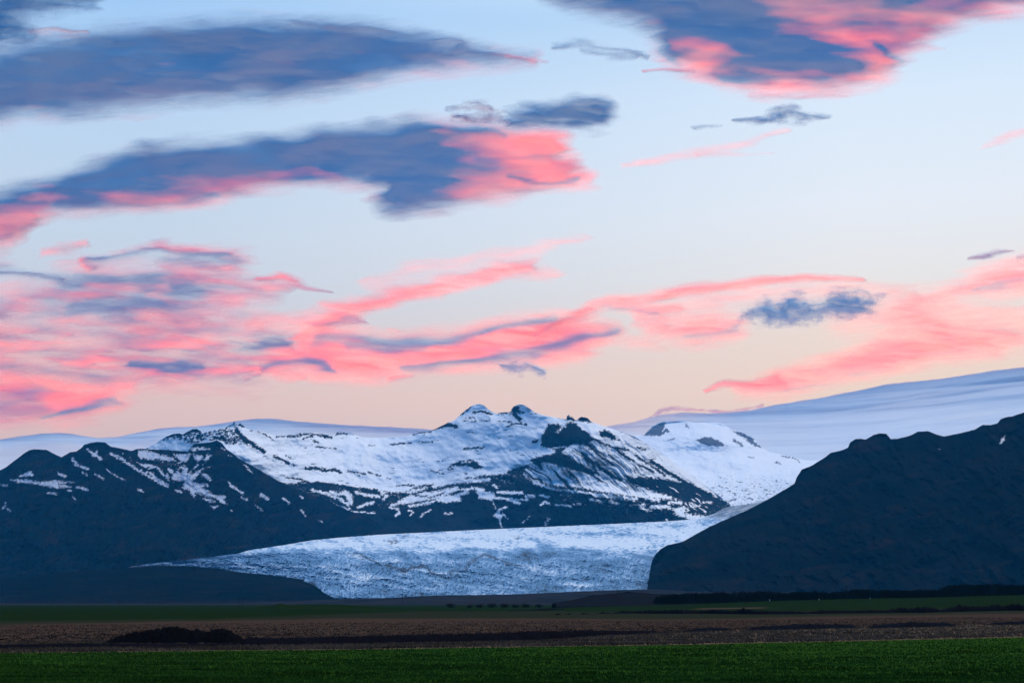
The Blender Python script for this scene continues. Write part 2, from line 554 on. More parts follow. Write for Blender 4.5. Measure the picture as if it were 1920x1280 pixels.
def b_snow(px, py):
    n1 = fbm(px / 26, py / 9, 5, 21, 0.6)
    n2 = fbm((px + 0.3 * py) / 40, (py - 0.12 * px) / 5, 4, 22, 0.6)
    low = py - lerp_pts(B_LOW, px)
    base = np.full(px.shape, 1.0)
    # lower dark step: little snow, in streaks
    f = sstep(-3, 4, low)
    base = base * (1 - f) + f * (0.13 + 0.2 * n2 - 0.25 * sstep(25, 50, low))
    # scattered rock specks on the upper slope, following the strata
    speck = fbm(px / 22, (py + 0.08 * px) / 3.2, 4, 23, 0.6)
    zone = fbm(px / 90, py / 30, 3, 24)
    base = np.where((low < 0), base - 0.9 * sstep(0.24, 0.42, speck) * sstep(-0.08, 0.2, zone), base)
    P = Paint(px, py, base, 25, 1.6)
    z1 = lambda p: zoomed(260, 780, 4.795, p)
    z2 = lambda p: zoomed(640, 860, 4.795, p)
    z3 = lambda p: zoomed(1000, 740, 4.795, p)
    r2 = lambda p: zoomed(640, 740, 3.0, p)
    # left crest: mottled rock
    mott = fbm((px - 0.8 * py) / 9, (py + 0.5 * px) / 6, 4, 26, 0.6)
    mz = sdf_poly(px, py, z1([(120, 262), (250, 170), (350, 140), (420, 140), (520, 100), (580, 140), (700, 110), (860, 40), (940, 60), (900, 110), (1000, 220), (1140, 325),
                              (1080, 310), (940, 260), (800, 260), (640, 190), (560, 240), (470, 260), (330, 210), (200, 240)]))
    mf = sstep(-1, 4, mz)
    P.S = P.S * (1 - mf) + mf * (0.42 + 0.9 * mott)
    P.poly(z1([(800, 105), (850, 62), (880, 70), (890, 110), (850, 130)]), 0.85)
    P.poly(z1([(170, 262), (250, 210), (330, 215), (420, 270), (400, 292), (320, 300), (220, 296)]), 0.85)
    P.line(z1([(260, 180), (340, 155), (375, 175)]), 2.5, 0)
    P.line(z1([(400, 165), (500, 125), (548, 135), (560, 210)]), 2.5, 0.05)
    P.line(z1([(870, 110), (930, 190), (1020, 245), (1130, 322)]), 3.2, 0.05)
    P.line(z1([(840, 58), (862, 50)]), 2.2, 0); P.line(z1([(910, 72), (950, 98)]), 2.0, 0)
    P.line(z1([(640, 210), (760, 190), (850, 250)]), 2.0, 0.1)
    P.line(z1([(1000, 125), (1080, 135), (1130, 160), (1205, 210)]), 0.9, 0.15)
    P.line(z1([(1215, 360), (1280, 385), (1350, 425)]), 2.2, 0.0)
    P.line(z1([(1330, 355), (1370, 372)]), 0.8, 0.1); P.line(z1([(1385, 435), (1412, 446)]), 1.2, 0.1)
    P.line(z1([(1505, 470), (1600, 465), (1680, 490), (1750, 480), (1815, 505)]), 2.6, 0.05)
    P.line(z1([(1245, 182), (1400, 180), (1500, 158), (1600, 165), (1735, 190)]), 1.6, 0.05)
    P.line(z1([(1480, 200), (1560, 175)]), 2.0, 0.1); P.line(z1([(1580, 225), (1620, 240)]), 1.4, 0.1)
    P.line(z1([(1650, 180), (1700, 190)]), 2.2, 0.1); P.line(z1([(1780, 165), (1830, 150), (1870, 165)]), 1.6, 0.1)
    P.line(z1([(1600, 275), (1780, 290)]), 1.0, 0.15)
    P.line(z1([(1320, 548), (1450, 565), (1540, 600), (1590, 640)]), 1.6, 0.0)
    P.line(z1([(1440, 600), (1520, 625), (1620, 680), (1700, 720)]), 1.6, 0.0)
    P.line(z1([(1590, 600), (1700, 650), (1820, 710), (1880, 750)]), 3.0, 0.0)
    P.line(z1([(1600, 595), (1760, 620), (1920, 650)]), 2.0, 0.0)
    P.line(z1([(1540, 710), (1640, 760), (1760, 800), (1880, 832)]), 1.5, 0.95)
    P.line(z1([(1560, 660), (1700, 700), (1800, 740), (1880, 790)]), 1.6, 0.95)
    P.line(z1([(1720, 680), (1800, 700), (1900, 690)]), 2.5, 0.9)
    # bowl and lower step
    P.poly(z2([(0, 235), (140, 260), (150, 300), (100, 330), (60, 290), (0, 270)]), 0.0)
    P.poly(z2([(170, 258), (320, 275), (355, 335), (230, 312), (180, 292)]), 0.0)
    P.poly(z2([(30, 270), (60, 290), (105, 340), (100, 430), (70, 400), (20, 300)]), 0.9)
    P.poly(z2([(110, 340), (250, 325), (350, 345), (230, 390), (120, 410)]), 0.05)
    P.line(z2([(130, 300), (240, 325), (340, 335)]), 2.5, 0.9)
    P.line(z2([(370, 305), (410, 330), (380, 360)]), 2.2, 0.8)
    P.poly(z2([(560, 355), (620, 320), (800, 298), (950, 268), (1040, 250), (1060, 275), (960, 310), (900, 330), (700, 372), (600, 388), (500, 392)]), 0.95)
    P.line(z2([(600, 300), (760, 262)]), 2.2, 0.9)
    P.line(z2([(450, 412), (700, 372), (860, 342), (1000, 292), (1170, 262)]), 1.7, 0.9)
    P.line(z2([(610, 425), (760, 402), (900, 355)]), 1.8, 0.9)
    P.line(z2([(620, 322), (820, 345), (920, 300)]), 1.2, 0.1)
    P.poly(z2([(880, 380), (905, 345), (1000, 320), (1150, 270), (1145, 305), (1060, 330), (1080, 375), (950, 395)]), 0.95)
    P.poly(z2([(975, 310), (1060, 290), (1120, 285), (1010, 322)]), 0.0)
    P.poly(z2([(1190, 258), (1270, 262), (1290, 290), (1370, 300), (1385, 350), (1350, 375), (1240, 355), (1225, 310)]), 0.95)
    P.line(z2([(1410, 298), (1520, 305), (1620, 305)]), 2.6, 0.95)
    P.line(z2([(1395, 350), (1500, 362), (1600, 402)]), 2.2, 0.95); P.line(z2([(1500, 358), (1680, 368)]), 1.6, 0.9)
    P.line(z2([(1660, 335), (1735, 332)]), 2.8, 0.95); P.line(z2([(1800, 328), (1855, 342)]), 2.8, 0.95)
    P.line(z2([(1790, 412), (1830, 385), (1868, 405)]), 2.2, 0.9)
    P.poly(z2([(1362, 505), (1410, 468), (1456, 520), (1420, 545)]), 0.95)
    P.line(z2([(1400, 472), (1480, 432)]), 1.8, 0.9); P.line(z2([(1428, 545), (1432, 590), (1445, 632)]), 1.1, 0.9)
    P.line(z2([(1360, 375), (1388, 445)]), 1.0, 0.8); P.line(z2([(1450, 488), (1490, 530)]), 1.3, 0.9)
    P.line(z2([(1365, 235), (1400, 262)]), 1.5, 0.9); P.line(z2([(1620, 578), (1690, 520)]), 1.8, 0.5)
    P.line(z2([(1830, 590), (1860, 540)]), 4, 0.42)
    P.line(z2([(440, 437), (510, 452), (525, 480), (490, 508)]), 1.6, 0.9)
    P.line(z2([(610, 465), (640, 480), (618, 502)]), 1.5, 0.9); P.line(z2([(712, 520), (740, 490), (795, 462)]), 1.5, 0.9)
    P.line(z2([(100, 475), (140, 478)]), 2.0, 0.8); P.line(z2([(170, 480), (305, 480)]), 1.3, 0.7)
    P.line(z2([(935, 490), (1000, 488)]), 1.4, 0.9)
    P.line(z2([(150, 430), (220, 405), (285, 392)]), 2.2, 0.9); P.line(z2([(0, 448), (80, 450)]), 1.6, 0.8); P.line(z2([(0, 362), (60, 415)]), 2.0, 0.9)
    P.line(z2([(830, 245), (1000, 208), (1150, 192), (1320, 190)]), 3.0, 0.95)
    P.line(z2([(1160, 152), (1300, 130), (1480, 118)]), 2.8, 0.95)
    P.line(z2([(500, 240), (650, 236)]), 1.4, 0.1); P.line(z2([(60, 115), (220, 135)]), 1.2, 0.1); P.line(z2([(240, 120), (350, 152)]), 1.5, 0.1)
    P.line(z2([(800, 108), (920, 132)]), 1.3, 0.1); P.line(z2([(415, 170), (440, 175)]), 1.0, 0.2)
    P.poly(z2([(955, 95), (990, 50), (1080, 12), (1170, 8), (1245, 45), (1282, 82), (1200, 92), (1130, 62), (1060, 66), (1000, 66)]), 0.0)
    P.line(z2([(1080, 30), (1170, 24)]), 1.0, 0.8)
    P.line(z2([(960, 100), (1000, 92)]), 1.2, 0.1); P.line(z2([(1110, 125), (1130, 132)]), 1.6, 0.1)
    # crest between the bowl and the twin peaks
    P.line(r2([(520, 190), (600, 165), (650, 180)]), 3.6, 0.0); P.line(r2([(430, 212), (505, 205)]), 1.8, 0.05)
    P.line(r2([(380, 222), (420, 218)]), 1.2, 0.1); P.line(r2([(280, 280), (390, 270)]), 1.4, 0.1); P.line(r2([(430, 264), (515, 266)]), 1.0, 0.1)
    P.line(r2([(672, 108), (700, 88), (728, 68)]), 1.6, 0.0); P.line(r2([(745, 98), (790, 92), (845, 106)]), 2.3, 0.05)
    P.line(r2([(700, 130), (745, 128)]), 1.0, 0.1); P.line(r2([(690, 148), (830, 145)]), 1.0, 0.15); P.line(r2([(700, 210), (750, 211)]), 0.8, 0.2)
    P.line(r2([(890, 100), (950, 98)]), 1.6, 0.05)
    P.poly(r2([(952, 102), (962, 66), (1000, 58), (1012, 80), (1040, 98), (1095, 106)]), 0.05)
    P.line(r2([(1005, 80), (1040, 84)]), 2.0, 0.95)
    P.line(r2([(972, 112), (1005, 140)]), 4.0, 0.05); P.line(r2([(930, 176), (980, 160), (1040, 166)]), 2.0, 0.1)
    P.line(r2([(880, 150), (960, 152)]), 1.0, 0.1)
    P.line(r2([(1268, 130), (1308, 140)]), 3.0, 0.0); P.poly(r2([(1322, 145), (1345, 120), (1385, 128), (1412, 158), (1370, 152)]), 0.0)
    P.line(r2([(690, 306), (735, 300), (800, 296)]), 2.2, 0.1)
    # central rock peak and the ribs below it
    P.poly(z3([(68, 462), (72, 380), (90, 338), (140, 258), (230, 264), (285, 290), (310, 254), (382, 254), (422, 300), (500, 340), (552, 402), (500, 440),
               (470, 470), (370, 440), (300, 470), (240, 540), (200, 520), (180, 490)]), 0.0)
    P.line(z3([(215, 330), (262, 285)]), 1.8, 0.7)
    P.line(z3([(180, 480), (290, 460)]), 1.2, 0.8)
    P.line(z3([(0, 420), (40, 410)]), 2.5, 0.05)
    rz = sdf_poly(px, py, z3([(-60, 620), (40, 560), (240, 510), (400, 440), (560, 400), (760, 470), (1000, 600), (1200, 740), (900, 760), (950, 830),
                              (1100, 920), (800, 880), (500, 850), (200, 830), (0, 800), (-100, 720)]))
    rib = fbm((px - 1.15 * py + 30 * fbm(px / 90, py / 60, 3, 29)) / 9, (py + 0.7 * px) / 100, 4, 27, 0.6)
    rf = sstep(-2, 8, rz)
    P.fine = P.fine * (1 - 0.75 * rf)
    P.S = P.S * (1 - rf) + rf * (0.56 + 1.35 * rib + 0.12 * sstep(1040, 1110, px))
    P.poly(z3([(-40, 590), (40, 555), (230, 520), (330, 560), (430, 620), (570, 700), (540, 725), (420, 690), (250, 640), (120, 600), (0, 610)]), 0.05)
    P.line(z3([(545, 400), (720, 470), (830, 560), (900, 592)]), 1.6, 0.0)
    P.line(z3([(480, 440), (560, 520), (700, 620), (800, 700), (900, 765)]), 2.0, 0.0)
    P.line(z3([(440, 530), (520, 610), (590, 720)]), 1.6, 0.0)
    P.line(z3([(565, 610), (700, 720), (790, 765)]), 2.6, 0.0)
    P.line(z3([(750, 472), (850, 500)]), 2.0, 0.0); P.line(z3([(680, 540), (735, 560)]), 1.4, 0.0)
    P.line(z3([(920, 540), (1000, 600), (1100, 660), (1180, 722)]), 1.8, 0.0)
    P.line(z3([(960, 630), (1080, 692)]), 1.4, 0.0)
    P.poly(z3([(600, 640), (760, 640), (930, 720), (820, 720)]), 0.95)
    P.poly(z3([(640, 470), (760, 520), (900, 640), (760, 590)]), 0.95)
    P.poly(z3([(830, 762), (950, 733), (1200, 758), (1370, 790), (1560, 880), (1775, 975), (1600, 1010), (1400, 950), (1250, 925), (1100, 872), (950, 822)]), 0.08)
    strk = fbm((px - 1.4 * py) / 8, (py + 0.6 * px) / 30, 3, 28)
    dz = sdf_poly(px, py, z3([(950, 830), (1200, 800), (1500, 880), (1700, 1000), (1500, 1090), (1200, 980), (1000, 900)]))
    P.S = np.maximum(P.S, sstep(0, 5, dz) * sstep(0.2, 0.45, strk) * 0.9)
    P.poly(z3([(590, 330), (640, 314), (712, 350), (742, 380), (768, 412), (700, 396), (600, 368)]), 0.0)
    P.line(z3([(940, 472), (1005, 492)]), 1.6, 0.1); P.line(z3([(840, 348), (890, 352)]), 1.0, 0.2)
    P.line(z3([(1060, 600), (1130, 640), (1200, 690), (1300, 745), (1450, 835), (1600, 900)]), 3.5, 0.0)
    # snow tongues below the ribs
    P.line(z3([(0, 790), (200, 850), (420, 870), (640, 905)]), 1.6, 0.9)
    P.line(z3([(560, 900), (700, 910), (930, 935)]), 3.0, 0.9); P.line(z3([(600, 800), (760, 850), (1010, 905)]), 4.0, 0.9)
    P.line(z3([(1010, 930), (1130, 945)]), 2.6, 0.9); P.line(z3([(1210, 965), (1330, 970)]), 1.8, 0.95)
    P.line(z3([(510, 938), (615, 962)]), 1.3, 0.95); P.line(z3([(690, 955), (760, 978)]), 1.2, 0.95)
    P.line(z3([(205, 988), (335, 1000)]), 1.6, 0.95); P.line(z3([(360, 985), (435, 980)]), 1.0, 0.7)
    P.line(z3([(880, 995), (1000, 985), (960, 1015), (1045, 1045)]), 1.5, 0.9)
    P.line(z3([(1060, 1005), (1220, 1005)]), 3.0, 0.9)
    P.poly(z3([(1245, 1020), (1330, 1010), (1390, 1045), (1350, 1065), (1480, 1080), (1600, 1095), (1560, 1115), (1440, 1125), (1300, 1085)]), 0.85)
    P.line(z3([(1530, 965), (1600, 965)]), 1.4, 0.8); P.line(z3([(1440, 998), (1490, 1000)]), 1.2, 0.8)
    P.line(z3([(1195, 1128), (1230, 1145)]), 1.6, 0.9)
    return P.done()


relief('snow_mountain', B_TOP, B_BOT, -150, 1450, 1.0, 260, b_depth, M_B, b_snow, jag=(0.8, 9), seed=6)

# --- dark mountain on the left
A_TOP = [(-700, 960), (-300, 925), (-120, 900), (-40, 892), (0, 881), (12, 875), (30, 861), (42, 852), (55, 843), (68, 842), (87, 843), (97, 848), (115, 857), (132, 847), (143, 846), (155, 837), (158, 833),
         (170, 830), (182, 828), (197, 829), (208, 837), (220, 839), (239, 843), (247, 845), (257, 841), (270, 841), (285, 842), (310, 843), (335, 845), (352, 846), (358, 838), (364, 832), (380, 830), (393, 829),
         (406, 825), (416, 830), (425, 842), (441, 853), (447, 859), (468, 870), (489, 882), (514, 897), (552, 915), (583, 926), (614, 938), (652, 956), (690, 969), (715, 985), (740, 1005)]
A_BOT = [(-700, 1130), (0, 1128), (150, 1118), (230, 1072), (267, 1062), (333, 1055), (447, 1041), (467, 1035), (533, 1025), (587, 1016), (640, 1011), (707, 1006), (740, 1006)]


def a_depth(px, py, v):
    big = smooth_interp(px, [-300, 0, 80, 130, 190, 300, 380, 450, 600, 740], [300, 200, -200, 150, -150, 260, 0, -150, -100, 0])
    d = 13400 + (9800 - 13400) * v ** 0.8 + big * (1 - v)
    d += (12300 - 9800) * sstep(150, 720, px) * v * 0.9
    d += 200 * fbm(px / 80, py / 50, 4, 31)
    d += 120 * fbm((px + 0.5 * py) / 24, py / 60, 5, 32, 0.6, True)
    d += 34 * fbm(px / 8, py / 6, 4, 33, 0.6)
    return d


def a_snow(px, py):
    P = Paint(px, py, np.full(px.shape, 0.0), 35, 1.3)
    z1 = lambda p: zoomed(260, 780, 4.795, p)
    r1 = lambda p: zoomed(0, 740, 3.0, p)
    sp = fbm((px - 0.5 * py) / 10, (py + 0.3 * px) / 5, 4, 36, 0.6)
    zn = sdf_poly(px, py, r1([(600, 300), (860, 290), (1190, 290), (1200, 400), (1150, 470), (1050, 560), (900, 500), (760, 420)]))
    P.S = np.maximum(P.S, sstep(0, 6, zn) * sstep(0.22, 0.5, sp) * 0.8)
    for p in ([(0, 308), (90, 310), (190, 345), (310, 368), (330, 400), (180, 395), (60, 385), (0, 370)],
              [(310, 345), (400, 340), (470, 345), (440, 400), (375, 415), (350, 370)],
              [(490, 340), (560, 350), (580, 375), (530, 415), (500, 375)],
              [(610, 348), (657, 350), (600, 402), (588, 385)],
              [(460, 288), (560, 278), (645, 295), (590, 307), (520, 300), (490, 318)],
              [(295, 545), (350, 480), (385, 520), (410, 465), (440, 470), (440, 520), (480, 490), (475, 530), (510, 500), (588, 466), (500, 560), (470, 592), (400, 580), (310, 578)],
              [(568, 512), (600, 515), (662, 572), (640, 580), (580, 545)],
              [(410, 600), (480, 570), (520, 600), (600, 605), (635, 625), (560, 635), (620, 665), (660, 700), (700, 710), (780, 715), (785, 740), (760, 745), (802, 792),
               (740, 780), (700, 740), (640, 720), (600, 720), (560, 700), (510, 690), (500, 740), (470, 700), (440, 650), (400, 662)],
              [(580, 740), (640, 735), (697, 770), (640, 778)], [(640, 800), (725, 803), (672, 842)],
              [(360, 470), (400, 430), (430, 470)], [(215, 520), (260, 520), (280, 580), (240, 550)], [(-10, 420), (60, 430), (150, 450), (120, 465), (40, 450)]):
        P.poly(z1(p), 0.9, 0.8)
    for p, w in (([(50, 440), (160, 452), (212, 512)], 1.5), ([(80, 500), (160, 550), (262, 632)], 1.4), ([(830, 625), (880, 655), (940, 697)], 2.0), ([(805, 590), (840, 625)], 1.0),
                 ([(925, 735), (970, 747)], 1.8), ([(1100, 705), (1160, 740)], 2.8), ([(1300, 735), (1355, 780)], 1.5), ([(1460, 842), (1500, 897)], 1.4), ([(1055, 805), (1110, 850)], 1.3),
                 ([(955, 440), (1020, 507)], 1.2), ([(338, 665), (382, 682)], 1.4), ([(500, 470), (530, 440)], 1.2), ([(750, 285), (775, 300)], 1.0), ([(810, 355), (830, 360)], 1.0),
                 ([(1455, 720), (1472, 732)], 1.0), ([(1625, 938), (1645, 950)], 0.9), ([(830, 845), (842, 850)], 1.0), ([(270, 480), (300, 500)], 3.0)):
        P.line(z1(p), w, 0.9)
    for p in ([(55, 475), (150, 475), (230, 490), (310, 480), (420, 490), (330, 500), (330, 530), (280, 520), (200, 500), (90, 490)], [(108, 460), (155, 428), (188, 435), (187, 457)]):
        P.poly(r1(p), 0.9, 0.8)
    for p, w in (([(327, 442), (370, 456)], 2.0), ([(432, 517), (488, 530)], 2.0), ([(342, 512), (395, 518)], 2.0), ([(407, 357), (430, 392), (492, 415)], 2.2), ([(498, 308), (530, 332), (572, 362)], 2.2),
                 ([(545, 318), (525, 345)], 2.0), ([(532, 442), (580, 472)], 1.6), ([(272, 550), (320, 558)], 1.3), ([(625, 328), (700, 372), (760, 412), (840, 460), (940, 512)], 2.4),
                 ([(600, 420), (640, 445), (700, 480)], 0.8), ([(465, 437), (490, 450)], 1.6), ([(775, 532), (805, 540)], 1.2), ([(30, 605), (15, 640)], 1.2), ([(0, 505), (40, 510)], 1.5),
                 ([(40, 640), (60, 655)], 1.4), ([(380, 538), (400, 540)], 1.2), ([(410, 575), (425, 583)], 1.0)):
        P.line(r1(p), w, 0.85)
    P.line(z1([(130, 385), (330, 440), (420, 450)]), 1.0, 0.3)
    return P.done()


def veg(seed, sx=60, sy=10):
    def f(px, py):
        n = fbm((px - 0.6 * py) / sx, (py + 0.25 * px) / sy, 5, seed, 0.6)
        return sstep(0.05, 0.45, n)
    return f


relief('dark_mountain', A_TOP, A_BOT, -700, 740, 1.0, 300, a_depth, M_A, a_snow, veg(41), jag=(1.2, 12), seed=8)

# --- dark hill on the right
E_TOP = [(1215, 1108), (1217, 1090), (1219, 1068), (1222, 1052), (1228, 1040), (1238, 1029), (1250, 1022), (1280, 1015), (1330, 987), (1357, 975), (1403, 955), (1443, 934), (1480, 912), (1490, 906), (1493, 896), (1503, 880), (1523, 872), (1547, 857),
         (1558, 848), (1575, 845), (1590, 839), (1594, 829), (1603, 823), (1614, 822), (1623, 823.5), (1638, 815), (1650, 812), (1662, 813), (1670, 822.5), (1685, 822), (1707, 816), (1720, 809), (1740, 808),
         (1753, 813), (1770, 818), (1803, 811), (1827, 805), (1843, 796), (1857, 797), (1870, 793), (1877, 785), (1890, 781), (1898, 780), (1907, 777), (1920, 773), (1960, 760), (2050, 742), (2200, 735), (2500, 700), (3000, 760)]
E_BOT = [(1215, 1114), (1920, 1122), (3000, 1126)]


def e_depth(px, py, v):
    big = smooth_interp(px, [1218, 1500, 1640, 1720, 1900, 2100, 2500], [-300, 250, 150, 350, -200, 0, -600])
    d = 9300 + (6300 - 9300) * v ** 0.75 + big * (1 - v)
    d += 240 * fbm((px - 0.9 * py) / 110, (py + 0.5 * px) / 90, 4, 51)
    d += 170 * fbm((px - 0.7 * py + 20 * fbm(px / 60, py / 60, 3, 56)) / 60, (py + 0.5 * px) / 110, 5, 52, 0.55, True)
    d += 16 * fbm(px / 10, py / 8, 4, 53, 0.5)
    return d


def e_snow(px, py):
    P = Paint(px, py, np.full(px.shape, 0.0), 55, 1.3)
    r3 = lambda p: zoomed(1280, 660, 3.0, p)
    P.line(r3([(1820, 470), (1808, 492), (1790, 510)]), 1.2, 0.75); P.line(r3([(1800, 490), (1815, 495)]), 1.2, 0.7)
    P.line(r3([(1437, 543), (1447, 546)]), 0.8, 0.6)
    return P.S


relief('dark_hill', E_TOP, E_BOT, 1215, 3000, 1.5, 230, e_depth, M_E, e_snow, veg(61, 90, 16), jag=(1.0, 14), seed=9, hwarp=9)

# --- glacier tongue
G_TOP = [(225, 1066), (267, 1058), (333, 1051), (447, 1037), (467, 1031), (533, 1021), (587, 1012), (640, 1007), (707, 1002), (933, 991), (1140, 982),
         (1247, 977), (1300, 973), (1318, 970), (1340, 962), (1355, 953), (1372, 948), (1403, 945), (1440, 936), (1480, 925), (1520, 912)]
G_BOT = [(225, 1070), (293, 1064), (340, 1066), (400, 1072), (433, 1076), (507, 1084), (590, 1096), (604, 1124), (640, 1127), (740, 1125), (813, 1121), (940, 1119), (1073, 1114), (1187, 1110), (1300, 1108), (1520, 1100)]


def g_top_fn(px):
    return lerp_pts(G_TOP, px)


def crev(px, py):
    wx = px + 8 * fbm(px / 40, py / 20, 3, 71); wy = py + 4 * fbm(px / 40, py / 20, 3, 72)
    lowz = sstep(1030, 1060, py)
    a = fbm(wx / 13, wy / 3.0, 5, 73, 0.62, True)                  # flowing crevasses of the upper tongue
    wx = wx + 9 * fbm(px / 55, py / 30, 3, 78)
    b = fbm((wx + 0.7 * wy) / 5.0, (wy - 0.25 * wx) / 11, 5, 74, 0.66, True)   # broken, steep seracs of the snout
    sw = 0.75 * fbm((px + 1.5 * py) / 60, (py - 0.2 * px + 14 * fbm(px / 120, py / 40, 3, 88)) / 12, 4, 79, 0.5)     # pressure ridges, long arcs
    return (a * (1 - lowz) + b * lowz) + sw


def g_depth(px, py, v):
    t = np.clip((py - g_top_fn(px)) / np.maximum(lerp_pts(G_BOT, px) - g_top_fn(px), 1), 0, 1)
    near = smooth_interp(px, [225, 600, 1250, 1520], [9300, 7800, 7900, 9200])
    far = smooth_interp(px, [225, 600, 1250, 1520], [9900, 12000, 12700, 13250])
    brk = np.clip((1048 - py) / 48.0, 0, 1)
    prof = np.where(py < 1035, 0.55 * (1035 - py) / np.maximum(1035 - g_top_fn(px), 3) + 0.45, 0.45 * (1 - np.clip((py - 1035) / (1120 - 1035.0), 0, 1)))
    d = near + (far - near) * np.clip(prof, 0, 1)
    d += 60 * fbm(px / 50, py / 14, 4, 75)
    d -= (26 + 50 * sstep(1020, 1060, py)) * crev(px, py)
    return d


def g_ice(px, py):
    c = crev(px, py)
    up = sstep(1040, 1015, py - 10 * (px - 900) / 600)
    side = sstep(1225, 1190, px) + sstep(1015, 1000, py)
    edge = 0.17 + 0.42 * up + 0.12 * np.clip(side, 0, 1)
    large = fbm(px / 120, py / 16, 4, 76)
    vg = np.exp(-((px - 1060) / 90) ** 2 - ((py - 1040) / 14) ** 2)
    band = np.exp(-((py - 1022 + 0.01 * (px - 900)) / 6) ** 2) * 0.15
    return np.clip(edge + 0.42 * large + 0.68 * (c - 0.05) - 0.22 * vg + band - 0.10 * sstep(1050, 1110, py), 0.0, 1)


def g_debris(px, py):
    z2 = lambda p: zoomed(640, 860, 4.795, p)
    D = np.zeros(px.shape)
    wx = px + 14 * fbm(px / 22, py / 12, 5, 81, 0.65); wy = py + 9 * fbm(px / 22, py / 12, 5, 82, 0.65)
    for p, w, s in (([(200, 880), (330, 930), (430, 965), (520, 990), (620, 992), (700, 975), (720, 950), (780, 1000), (870, 1055), (930, 1078), (985, 1080)], 0.9, 0.75),
                    ([(985, 1075), (990, 1020), (1040, 995), (1120, 990), (1140, 945), (1200, 885), (1290, 868), (1380, 890), (1470, 930), (1600, 960)], 0.7, 0.65),
                    ([(60, 850), (120, 845), (200, 880)], 1.0, 0.5), ([(440, 750), (500, 735)], 1.5, 0.6), ([(1620, 850), (1680, 880), (1700, 930)], 1.4, 0.6),
                    ([(690, 970), (740, 955)], 1.8, 0.7), ([(1560, 715), (1600, 700)], 1.0, 0.4), ([(570, 705), (590, 700)], 1.5, 0.4)):
        d, _ = dist_line(wx, wy, z2(p))
        D = np.maximum(D, min(1, s * 1.25) * sstep(w + 2.2, w - 0.2, d))
    D *= sstep(-0.5, -0.05, fbm(px / 12, py / 7, 4, 86, 0.6))
    n = fbm(wx / 5, wy / 9, 4, 83, 0.6)
    D = np.maximum(D, 0.7 * sstep(0.3, 0.55, n) * np.exp(-((px - 1050) / 80) ** 2 - ((py - 1042) / 12) ** 2))
    # dirty upper right tongue beside the rock
    up = sstep(1300, 1350, px) * sstep(976, 966, py + 6 * fbm(px / 14, py / 6, 3, 87))
    D = np.maximum(D, up * (0.62 + 0.5 * fbm(px / 30, (py + 0.3 * px) / 2.5, 4, 84)))
    ed = lerp_pts(G_BOT, px) - py
    D = np.maximum(D, 0.8 * sstep(9, 1, ed + 5 * fbm(px / 7, py / 5, 3, 85)) * sstep(640, 600, px))
    return np.clip(D, 0, 1)


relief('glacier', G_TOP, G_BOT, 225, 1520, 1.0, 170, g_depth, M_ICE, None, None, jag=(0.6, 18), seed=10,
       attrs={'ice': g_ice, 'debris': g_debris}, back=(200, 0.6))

# --- moraine foreland in front of the glacier
M_MOR = mountain_mat('moraine_gravel', (0.006, 0.009, 0.012), (0.014, 0.015, 0.018), (0.032, 0.027, 0.030))
F_TOP = [(-700, 1100), (-100, 1090), (0, 1085), (120, 1072), (200, 1067), (232, 1064), (245, 1062.5), (300, 1060), (340, 1060), (383, 1063), (417, 1066), (433, 1070), (467, 1074), (507, 1077), (550, 1083), (590, 1088),
         (605, 1093), (620, 1100), (628, 1110), (634, 1122), (640, 1126), (700, 1126)]
F_BOT = [(-700, 1141), (0, 1142), (700, 1142)]
relief('moraine_ridge', F_TOP, F_BOT, -700, 660, 1.5, 70, lambda x, y, v: 8600 - 2300 * v + 60 * fbm(x / 30, y / 14, 4, 91) + 20 * fbm(x / 7, y / 5, 3, 92), M_A,
       lambda x, y: x * 0, lambda x, y: 0.5 * sstep(1118, 1134, y) + 0.3 * sstep(0, .5, fbm(x / 60, y / 5, 4, 93)), jag=(2.2, 16), seed=12, back=(300, 0.3))
H_TOP = [(-700, 1131), (0, 1131), (400, 1131), (560, 1126), (640, 1122.5), (740, 1119.5), (813, 1115.5), (940, 1114), (1000, 1112), (1073, 1108.5), (1150, 1105.5), (1187, 1104.5), (1230, 1104), (1290, 1108), (1500, 1110), (1920, 1112), (2800, 1112)]
H_BOT = [(-700, 1146), (2800, 1146)]
relief('outwash_plain', H_TOP, H_BOT, -700, 2800, 2.0, 40, lambda x, y, v: 6000 - 3600 * v + 60 * fbm(x / 40, y / 6, 4, 95), M_MOR,
       lambda x, y: x * 0, lambda x, y: 0.35 + 0.6 * fbm(x / 90, y / 3, 4, 96), jag=(0.9, 22), seed=13, back=(200, 0.2))
# ------------------------------------------------------------------ clouds


